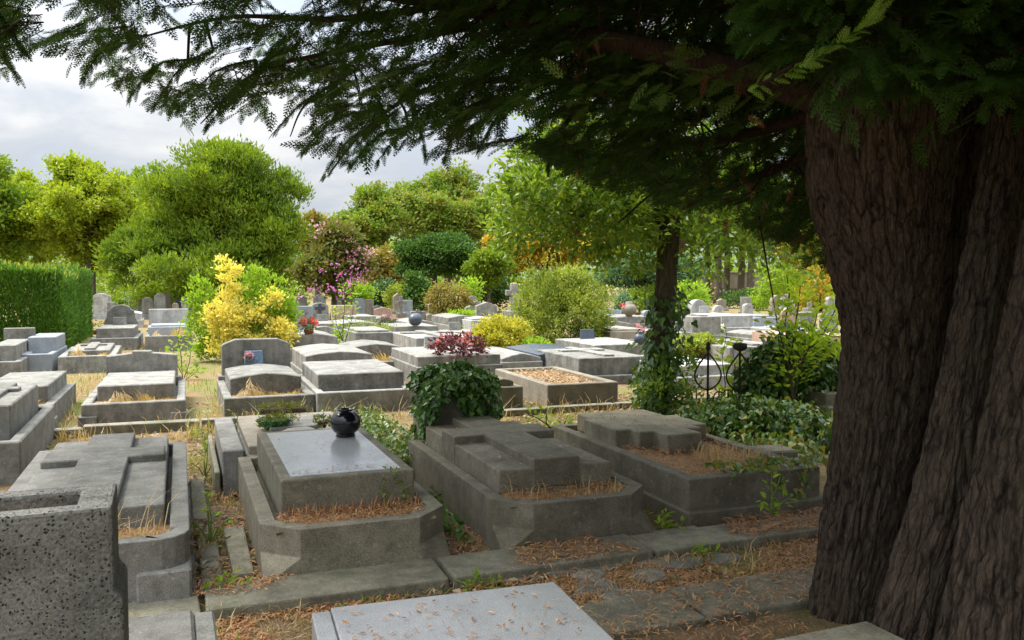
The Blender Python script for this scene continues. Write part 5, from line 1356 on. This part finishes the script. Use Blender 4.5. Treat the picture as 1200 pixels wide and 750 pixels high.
bark_stem([(1255, 860, 3.9, .28), (1268, 700, 3.95, .22), (1285, 400, 4.1, .18), (1300, 100, 4.3, .15)], t, seed=4, nr=80)
bark_stem([(1088, 750, 4.75, .30), (1100, 600, 4.75, .27), (1112, 480, 4.8, .25), (1128, 350, 4.85, .25), (1150, 150, 4.9, .26), (1170, -200, 5.0, .2)], t, seed=5, nr=110)  # back stem added to fill the gaps between front stems with dark

LIMBS = [
 ([(1010, 140, 4.4), (900, 95, 4.5), (760, 58, 4.7), (660, 38, 5.0), (600, 24, 5.3), (420, -10, 5.8), (200, -30, 6.4)], .09, .02),
 ([(1000, 90, 4.6), (880, 110, 5.6), (740, 105, 6.3), (620, 92, 7.0), (500, 105, 7.6), (430, 150, 8.0), (385, 205, 8.1)], .06, .006),
 ([(1000, 60, 4.5), (760, -30, 5.6), (560, 0, 6.4), (400, 22, 6.8), (270, 20, 7.2), (160, 45, 7.4)], .055, .006),
 ([(1010, 160, 4.6), (930, 190, 5.3), (850, 222, 6.0), (800, 245, 6.5)], .04, .008),
 ([(1000, 120, 4.6), (860, 160, 5.4), (740, 178, 6.2), (680, 195, 6.4)], .045, .008),
 ([(560, 30, 6.2), (400, 60, 6.8), (300, 85, 7.2), (235, 145, 7.3)], .03, .005),
 ([(420, 80, 6.4), (360, 120, 6.8), (340, 160, 7.0)], .015, .004),
 ([(640, 90, 6.8), (580, 130, 7.2), (545, 170, 7.4)], .02, .005),
 ([(-260, -160, 4.8), (-90, -40, 5.0), (-20, 30, 5.0), (15, 80, 5.1)], .03, .004),
 ([(1010, 30, 4.4), (980, 45, 3.6), (940, 70, 3.1), (890, 100, 2.9)], .02, .004),
 ([(1060, 60, 4.2), (1140, 70, 3.4), (1230, 50, 3.0)], .04, .01),
 ([(800, 198, 6.5), (762, 228, 6.6), (724, 262, 6.7)], .012, .006),
 ([(885, 185, 5.8), (888, 240, 5.8), (897, 300, 5.9), (906, 348, 6.0)], .008, .005),
]
limb_pts = []
def smooth_line(pts, n=8):
    pts = [np.array(p, float) for p in pts]; out = []
    for i in range(len(pts) - 1):
        p0, p1, p2, p3 = pts[max(i - 1, 0)], pts[i], pts[i + 1], pts[min(i + 2, len(pts) - 1)]
        for k in range(n):
            u = k / n
            out.append(.5 * (2 * p1 + (p2 - p0) * u + (2 * p0 - 5 * p1 + 4 * p2 - p3) * u * u + (3 * p1 - p0 - 3 * p2 + p3) * u ** 3))
    out.append(pts[-1]); return out
for pts, r0, r1 in LIMBS:
    ln = smooth_line([D(*q) for q in pts]); limb_pts += ln
    s = S(); s.tube([q - CB for q in ln], list(np.linspace(r0, r1, len(ln))), 9)
    s.build('branch', M['bark_red'], t, smooth=True)
# limbs that leave the view: up, right and over the camera
for k in range(16):
    a = k * 2.4; zt = R.uniform(3.6, 8.5)
    if math.cos(a) < -.2 and math.sin(a) < .4: continue
    st = np.array([CB[0] + .4, CB[1] + .3, zt * .72 + .6]); L = R.uniform(3.6, 6.4) * (1 - (zt - 3.6) * .07)
    e = st + np.array([math.cos(a) * L, math.sin(a) * L, R.uniform(-.2, .9)])
    md = (st + e) / 2 + np.array([0, 0, .35])
    ln = smooth_line([st, md, e]); limb_pts += ln
    px, py, dep = project(np.array(ln)); vis = (dep > .1) & (px > -60) & (px < 1260) & (py > -60) & (py < 800)
    if vis.any(): continue
    s = S(); s.tube([q - CB for q in ln], list(np.linspace(.08, .015, len(ln))), 8); s.build('branch', M['bark_red'], t, smooth=True)
limb_pts = np.array(limb_pts)

def spray_template(nb=6, sub=2, wd=1.0):
    """flat cypress frond in the xy plane, axis +y, length 1"""
    q = []
    def kite(p, d, l, w):
        d = d / np.linalg.norm(d); sd = np.array([d[1], -d[0]])
        p = np.array(p)
        q.append([p - sd * w * .42, p + sd * w * .42, p + d * l + sd * w * .2, p + d * l - sd * w * .2])
    kite((0, 0), np.array([0, 1.0]), 1.0, .06 * wd)
    for i in range(nb):
        tt = .06 + .86 * i / (nb - 1)
        for sx in (-1, 1):
            l = .40 * (1 - tt) ** .7 * min(1, tt * 4 + .35) + .05
            ang = math.radians(48 - 12 * tt)
            d = np.array([sx * math.sin(ang), math.cos(ang)])
            p = np.array([0, tt + (.02 if sx > 0 else 0)])
            kite(p, d, l, .062 * wd)
            for j in range(sub):
                v = (j + .7) / (sub + .2); s2 = 1 if (j % 2 == 0) else -1
                a2 = ang * sx + s2 * math.radians(40)
                kite(p + d * l * v * .85, np.array([math.sin(a2), math.cos(a2)]), l * .42 * (1.15 - v * .6), .052 * wd)
                if j == 0: kite(p + d * l * v * .85, np.array([math.sin(ang * sx - s2 * .7), math.cos(ang * sx - s2 * .7)]), l * .38, .06 * wd)
    V = np.array(q).reshape(-1, 2)
    z = -.16 * V[:, 1] ** 2 - .35 * V[:, 0] ** 2
    return np.concatenate([V, z[:, None]], 1)
TMPL = spray_template(); TMPL_C = spray_template(5, 0, 2.6)

def sprays(name, mat, P, A, N, L, tmpl, parent):
    A = nrmz(A); Sd = nrmz(np.cross(A, N)); NN = np.cross(Sd, A)
    L = np.asarray(L)[:, None, None]
    V = P[:, None] + L * (Sd[:, None] * tmpl[None, :, 0:1] + A[:, None] * tmpl[None, :, 1:2] + NN[:, None] * tmpl[None, :, 2:3])
    V = V.reshape(-1, 3) - CB
    return raw_mesh(name, V, np.arange(len(V)).reshape(-1, 4), M[mat], parent)

ENV = np.array([(-400, 130), (-10, 112), (12, 92), (35, 60), (62, 66), (95, 96), (130, 100), (150, 118), (182, 128), (205, 134), (232, 156), (262, 140), (292, 140), (320, 160), (350, 186), (372, 212), (395, 200), (430, 198), (470, 182), (500, 190), (530, 193), (560, 181), (592, 166), (622, 180), (660, 205), (700, 218), (740, 226), (770, 240), (820, 250), (860, 248), (890, 280), (930, 302), (965, 316), (1010, 330), (1400, 330)], float)
AX = np.array([CB[0] + .2, CB[1] + .2])

def twigs(n, sampler, per, Ltw, Lsp, jit, seed):
    rs = np.random.default_rng(seed)
    O = sampler(n, rs)
    d = O[:, :2] - AX; d = d / (np.linalg.norm(d, axis=1, keepdims=True) + 1e-6)
    dirs = np.concatenate([d, np.full((n, 1), -.12)], 1) + rs.normal(size=(n, 3)) * np.array([.5, .5, .22])
    dirs = nrmz(dirs)
    k = np.tile(np.arange(per), n); i = np.repeat(np.arange(n), per)
    u = (k + rs.uniform(.2, .9, n * per)) / per
    lt = Ltw * rs.uniform(.7, 1.25, n)[i]
    P = O[i] + dirs[i] * (u * lt)[:, None] - np.array([0, 0, 1.0]) * (u ** 2 * .14 * lt)[:, None]
    side = nrmz(np.cross(dirs, np.array([0, 0, 1.0])))[i]
    sg = np.where(k % 2 == 0, 1, -1)[:, None] * np.where(u > .9, .15, 1)[:, None]
    A = dirs[i] + side * sg * rs.uniform(.35, .9, (n * per, 1)) + np.array([0, 0, -.22]) + rs.normal(size=(n * per, 3)) * .22
    N = np.array([0, 0, 1.0]) + rs.normal(size=(n * per, 3)) * .38
    L = Lsp * rs.uniform(.65, 1.3, n * per)
    return O, dirs, lt[::per], P, A, N, L

def env_ok(P, A, L, rs, soft=12):
    tip = P + nrmz(A) * L[:, None]
    ok = np.ones(len(P), bool)
    for Q in (P, tip):
        px, py, dep = project(Q)
        lim = np.interp(px, ENV[:, 0], ENV[:, 1])
        inside = (dep > .2) & (px > -120) & (px < 1320)
        ok &= ~(inside & (py > lim + rs.normal(0, soft, len(P)) * .5))
    return ok

def vis_sampler(n, rs):
    out = []
    while len(out) < n:
        px = rs.uniform(-200, 1060) if rs.random() < .7 else rs.uniform(560, 1000)
        lim = np.interp(px, ENV[:, 0], ENV[:, 1])
        py = rs.uniform(-170, lim - 6)
        if px < 110 and px > 25 and py > 40: continue
        # thin veil near the fringe of the left half
        e = lim - py
        if px < 660 and mnoise.noise(Vector((px / 75, py / 42, 3.3))) < (.02 if e < 95 else -.22): continue
        if px > 600 and py > 60 and rs.random() < .1: continue
        d = 4.6 + 3.6 * rs.random() + (.4 if px < 500 else 0)
        if px > 940: d = 4.7 + 3.0 * rs.random()
        out.append(D(px, py, d))
    return np.array(out)

def front_sampler(n, rs):
    out = []
    while len(out) < n:
        px = rs.uniform(915, 1330); lim = 70 + .16 * (px - 950) + 34 * mnoise.noise(Vector((px / 60, 7.7, 0)))
        out.append(D(px, rs.uniform(-170, lim), rs.uniform(3.1, 3.85)))
    return np.array(out)
FO = twigs(520, front_sampler, 12, .36, .11, 0, 15)
O, dirs, lt, P, A, N, L = twigs(2350, vis_sampler, 13, .5, .14, 0, 5)
rs = np.random.default_rng(6)
ok = env_ok(P, A, L, rs)
P, A, N, L = P[ok], A[ok], N[ok], L[ok]
px, py, dep = project(FO[3] + nrmz(FO[4]) * FO[6][:, None])
ok = (py < 165 + .2 * (px - 950)) & (dep > 2.6) & (px > 850)
P, A, N, L = (np.concatenate([a_, b_[ok]]) for a_, b_ in zip((P, A, N, L), FO[3:]))
dead = rs.random(len(P)) < .012
sprays('foliage', 'cypress', P[~dead], A[~dead], N[~dead], L[~dead], TMPL, t)
# fringe branches whose tips hang into the sky
fr = [((300, 70, 7.2), (205, 132, 7.2)), ((330, 95, 7.0), (240, 150, 7.1)), ((430, 130, 7.6), (352, 182, 7.7)), ((440, 150, 7.9), (378, 208, 8.1)), ((520, 130, 7.4), (440, 192, 7.6)), ((560, 120, 7.0), (520, 188, 7.2)), ((150, 50, 7.2), (96, 94, 7.4)), ((220, 70, 7.3), (150, 116, 7.3)), ((620, 110, 6.8), (560, 178, 7.0)), ((250, 60, 7.4), (180, 125, 7.4)), ((-60, 30, 5.0), (20, 88, 5.1)), ((-40, 10, 5.2), (28, 60, 5.3)), ((400, 110, 7.4), (320, 156, 7.4)), ((680, 130, 6.5), (640, 200, 6.6)), ((480, 150, 7.8), (410, 196, 7.9)), ((470, 100, 7.8), (500, 185, 7.8))]
s = S(); Ps, As, Ns, Ls = [], [], [], []
for a, b in fr:
    p, q = D(*a), D(*b); ln = smooth_line([p, (p + q) / 2 + np.array([0, 0, .12]), q], 6); s.tube([v - CB for v in ln], list(np.linspace(.012, .003, len(ln))), 5)
    m = 46; u = np.linspace(.08, 1, m); AA = np.array(ln); i = np.minimum((u * (len(ln) - 1)).astype(int), len(ln) - 2)
    pp = AA[i]; dr = nrmz(AA[i + 1] - AA[i]); sd = nrmz(np.cross(dr, [0, 0, 1.0]))
    sg = np.where(np.arange(m) % 2, 1, -1)[:, None] * rs.uniform(.3, 1.0, (m, 1)) * np.where(u > .93, .1, 1)[:, None]
    Ps.append(pp); As.append(dr + sd * sg + np.array([0, 0, -.15]) + rs.normal(size=(m, 3)) * .15); Ns.append(np.array([0, 0, 1.0]) + rs.normal(size=(m, 3)) * .45); Ls.append(.125 * rs.uniform(.7, 1.25, m) * (1.1 - .35 * u))
    # limb connection
    j = np.argmin(np.linalg.norm(limb_pts - p, axis=1)); s.tube([limb_pts[j] - CB, (limb_pts[j] + p) / 2 - CB + np.array([0, 0, .04]), p - CB], [.014, .013, .012], 5)
Pf, Af, Nf, Lf = map(np.concatenate, (Ps, As, Ns, Ls))
sprays('fringe_foliage', 'cypress', Pf, Af, Nf, Lf, TMPL, t)
# twigs carrying the sprays, each joined to the nearest limb
for o_, d_, l_ in zip(O, dirs, lt):
    e = o_ + d_ * l_ * .8 - np.array([0, 0, .1 * l_])
    px, py, dep = project(np.array([o_, e])); lim = np.interp(px, ENV[:, 0], ENV[:, 1])
    if (py > lim - 4).any(): continue
    j = np.argmin(np.linalg.norm(limb_pts - o_, axis=1)); pl = limb_pts[j]
    md = (pl + o_) / 2 + np.array([0, 0, .05])
    if np.linalg.norm(pl - o_) < .4:
        s.tube([pl - CB, md - CB, o_ - CB, e - CB], [.007, .006, .0045, .002], 4, cap=False)
    else:
        s.tube([o_ - CB, e - CB], [.0035, .002], 4, cap=False)
s.build('twigs', M['bark_red'], t)
# dead brown sprays hanging
Ps = []
for (px, py, d, n, sx, sy) in [(678, 60, 5.2, 26, 14, 45), (680, 150, 5.6, 22, 12, 50), (850, 190, 5.4, 34, 50, 45), (985, 60, 4.1, 14, 30, 40), (900, 250, 5.6, 16, 30, 40), (940, 60, 4.4, 16, 40, 40)]:
    for k in range(n): Ps.append(D(px + rs.normal(0, sx), min(py + rs.normal(0, sy), 290), d + rs.normal(0, .2)))
Pd = np.array(Ps); Ad = np.array([0, 0, -1.0]) + rs.normal(size=Pd.shape) * .45
sprays('dead_foliage', 'dead_cypress', Pd, Ad, rs.normal(size=Pd.shape), .10 * rs.uniform(.6, 1.3, len(Pd)), TMPL, t)
# fresh sprays nearest the camera, their lit look put into the colour
ln = smooth_line([D(870, 108, 3.2), D(940, 76, 3.0), D(1000, 38, 2.9), D(1030, 8, 2.85)], 14); AA = np.array(ln); m = 46
i = np.linspace(2, len(ln) - 2, m).astype(int); dr = nrmz(AA[i + 1] - AA[i]); sd = nrmz(np.cross(dr, FW)); sg = np.where(np.arange(m) % 2, 1, -1)[:, None]
sprays('fresh_lit_foliage', 'cypress_lit_tip', AA[i], dr * 1.1 + sd * sg * rs.uniform(.2, .75, (m, 1)) + np.array([0, 0, -.1]) + rs.normal(size=(m, 3)) * .22, np.tile(-FW, (m, 1)) + rs.normal(size=(m, 3)) * .4 + np.array([0, 0, .6]), .052 * rs.uniform(.6, 1.5, m), TMPL, t)
Pd = np.array([D(px + rs.normal(0, 60), py + rs.normal(0, 22), 4.3 + rs.normal(0, .3)) for px, py in [(760, 90)] * 30 + [(840, 95)] * 34 + [(640, 120)] * 24 + [(420, 90)] * 24 + [(900, 110)] * 14])
ok = env_ok(Pd, np.tile([0, 0, -1.0], (len(Pd), 1)), np.full(len(Pd), .13), rs)
Pd = Pd[ok]; dd = np.concatenate([Pd[:, :2] - AX, np.full((len(Pd), 1), -.3)], 1)
sprays('young_foliage', 'cypress_fresh', Pd, nrmz(dd) + rs.normal(size=Pd.shape) * .4, np.array([0, 0, 1.0]) + rs.normal(size=Pd.shape) * .4, .12 * rs.uniform(.7, 1.2, len(Pd)), TMPL, t)

def crown_sampler(n, rs):  # crown out of view, opened left and lowered right to set foreground shade
    out = []
    while len(out) < n:
        v = rs.normal(size=3); v /= np.linalg.norm(v); f = rs.random() ** .45
        q = np.array([CB[0] + .3 + v[0] * 6.6 * f, CB[1] - .6 + v[1] * 6.4 * f, 5.6 + v[2] * 4.2 * f])
        if q[2] < (3.0 if q[0] < 2.2 else 2.5): continue
        if q[0] < 1.3 and q[1] < 4.6: continue
        px, py, dep = project(q)
        if dep > .3 and -160 < px < 1360 and py > -190: continue
        if np.linalg.norm(q - CAM) < 1.6: continue
        out.append(q)
    return np.array(out)
O, dirs, lt, P, A, N, L = twigs(1350, crown_sampler, 8, .9, .55, 0, 8)
def canopy_shade_sampler(n, rs):  # unseen sprays added above the view to shade the visible canopy
    out = []
    while len(out) < n:
        x, y = rs.uniform(-.5, 3.4), rs.uniform(5.2, 8.4); dep = x * FH[0] + y * FH[1]
        if dep < 3: continue
        q = np.array([x, y, CAMH + (.36 + .17) * dep + rs.gamma(1.5, .6)])
        out.append(q)
    return np.array(out)
def trunk_shade_sampler(n, rs):  # unseen sprays added to keep the upper trunk in shade
    return np.stack([rs.uniform(.9, 2.6, n), rs.uniform(2.2, 4.4, n), rs.uniform(4.1, 6.2, n)], 1)
O3 = twigs(260, trunk_shade_sampler, 8, .9, .55, 0, 10)
O2 = twigs(150, canopy_shade_sampler, 8, .9, .55, 0, 9)
P, A, N, L = (np.concatenate([a_, b_, c_]) for a_, b_, c_ in zip((P, A, N, L), O2[3:], O3[3:]))
px, py, dep = project(P); px2, py2, dep2 = project(P + nrmz(A) * L[:, None])
ok = ~((dep > .1) & (px > -160) & (px < 1360) & (py > -150) & (py < 1000)) & ~((dep2 > .1) & (px2 > -100) & (px2 < 1300) & (py2 > -70) & (py2 < 900)) & ~((dep > -.6) & (dep < 2.6) & (np.abs(px - 600) < 1400) & (py > -900)) & (np.linalg.norm(P - CAM, axis=1) > 1.3)
sprays('upper_shade_foliage', 'cypress', P[ok], A[ok], N[ok], L[ok], TMPL_C, t)  # upper crown together with the unseen sprays added for shade

# ------------------------------------------------------------------ sky, sun and camera
w = bpy.data.worlds.new('World'); scene.world = w; w.use_nodes = True
nt = w.node_tree; nt.nodes.clear()
SUN_DIR = Vector((-.44, .38, .81)).normalized()       # towards the sun
el = math.asin(SUN_DIR.z); az = math.atan2(SUN_DIR.x, SUN_DIR.y)
sky = nd(nt, 'ShaderNodeTexSky', sky_type='NISHITA')
sky.sun_disc = False; sky.sun_elevation = el; sky.sun_rotation = az; sky.air_density = 1.0; sky.dust_density = 2.0
tc = nd(nt, 'ShaderNodeTexCoord').outputs['Generated']
sep = nd(nt, 'ShaderNodeSeparateXYZ', {0: tc})
zc = math_(nt, 'MAXIMUM', sep.outputs[2], 0.0)
flat_ = nd(nt, 'ShaderNodeVectorMath', {0: tc, 1: nd(nt, 'ShaderNodeCombineXYZ', {0: 1.0, 1: 1.0, 2: 2.6}).outputs[0]}, operation='MULTIPLY').outputs[0]
cl = noise(nt, flat_, 3.0, 7, .55, .3)
cl2 = noise(nt, flat_, 8.0, 6, .6, .2)
cm = math_(nt, 'ADD', math_(nt, 'MULTIPLY', cl, .7), math_(nt, 'MULTIPLY', cl2, .3))
ccol = ramp(nt, cm, [(.38, (.72, .81, .95)), (.50, (.90, .96, 1.04)), (.60, (1.2, 1.21, 1.22))])
# a real overcast dome is about three times brighter overhead than at the horizon
bri = math_(nt, 'ADD', .17, math_(nt, 'MULTIPLY', math_(nt, 'POWER', zc, 1.9), 1.15))
bgc = nd(nt, 'ShaderNodeBackground', {'Color': ccol, 'Strength': bri})
bgs = nd(nt, 'ShaderNodeBackground', {'Color': sky.outputs[0], 'Strength': .08})
cov = ramp(nt, cm, [(.30, .72), (.46, 1.0)])
mx = nd(nt, 'ShaderNodeMixShader', {0: cov, 1: bgs.outputs[0], 2: bgc.outputs[0]})
nd(nt, 'ShaderNodeOutputWorld', {0: mx.outputs[0]})

sl = bpy.data.lights.new('sun', 'SUN'); sl.energy = 1.5; sl.angle = math.radians(25); sl.color = (1.0, .95, .86)
so = link(bpy.data.objects.new('sun', sl)); so.rotation_euler = SUN_DIR.to_track_quat('Z', 'Y').to_euler()

cam = bpy.data.cameras.new('camera'); cam.lens = 30.0; cam.sensor_width = 36.0; cam.clip_start = .05; cam.clip_end = 2000
co = link(bpy.data.objects.new('camera', cam)); co.location = (0, 0, CAMH); co.rotation_euler = (PI / 2 - PITCH, 0, -YAW)
scene.camera = co
scene.view_settings.view_transform = 'Standard'; scene.view_settings.look = 'None'; scene.view_settings.gamma = 1.0
scene.view_settings.exposure = 2.02
scene.cycles.max_bounces = 6; scene.cycles.diffuse_bounces = 3; scene.cycles.glossy_bounces = 2; scene.cycles.transmission_bounces = 3; scene.cycles.transparent_max_bounces = 4
scene.cycles.use_denoising = True
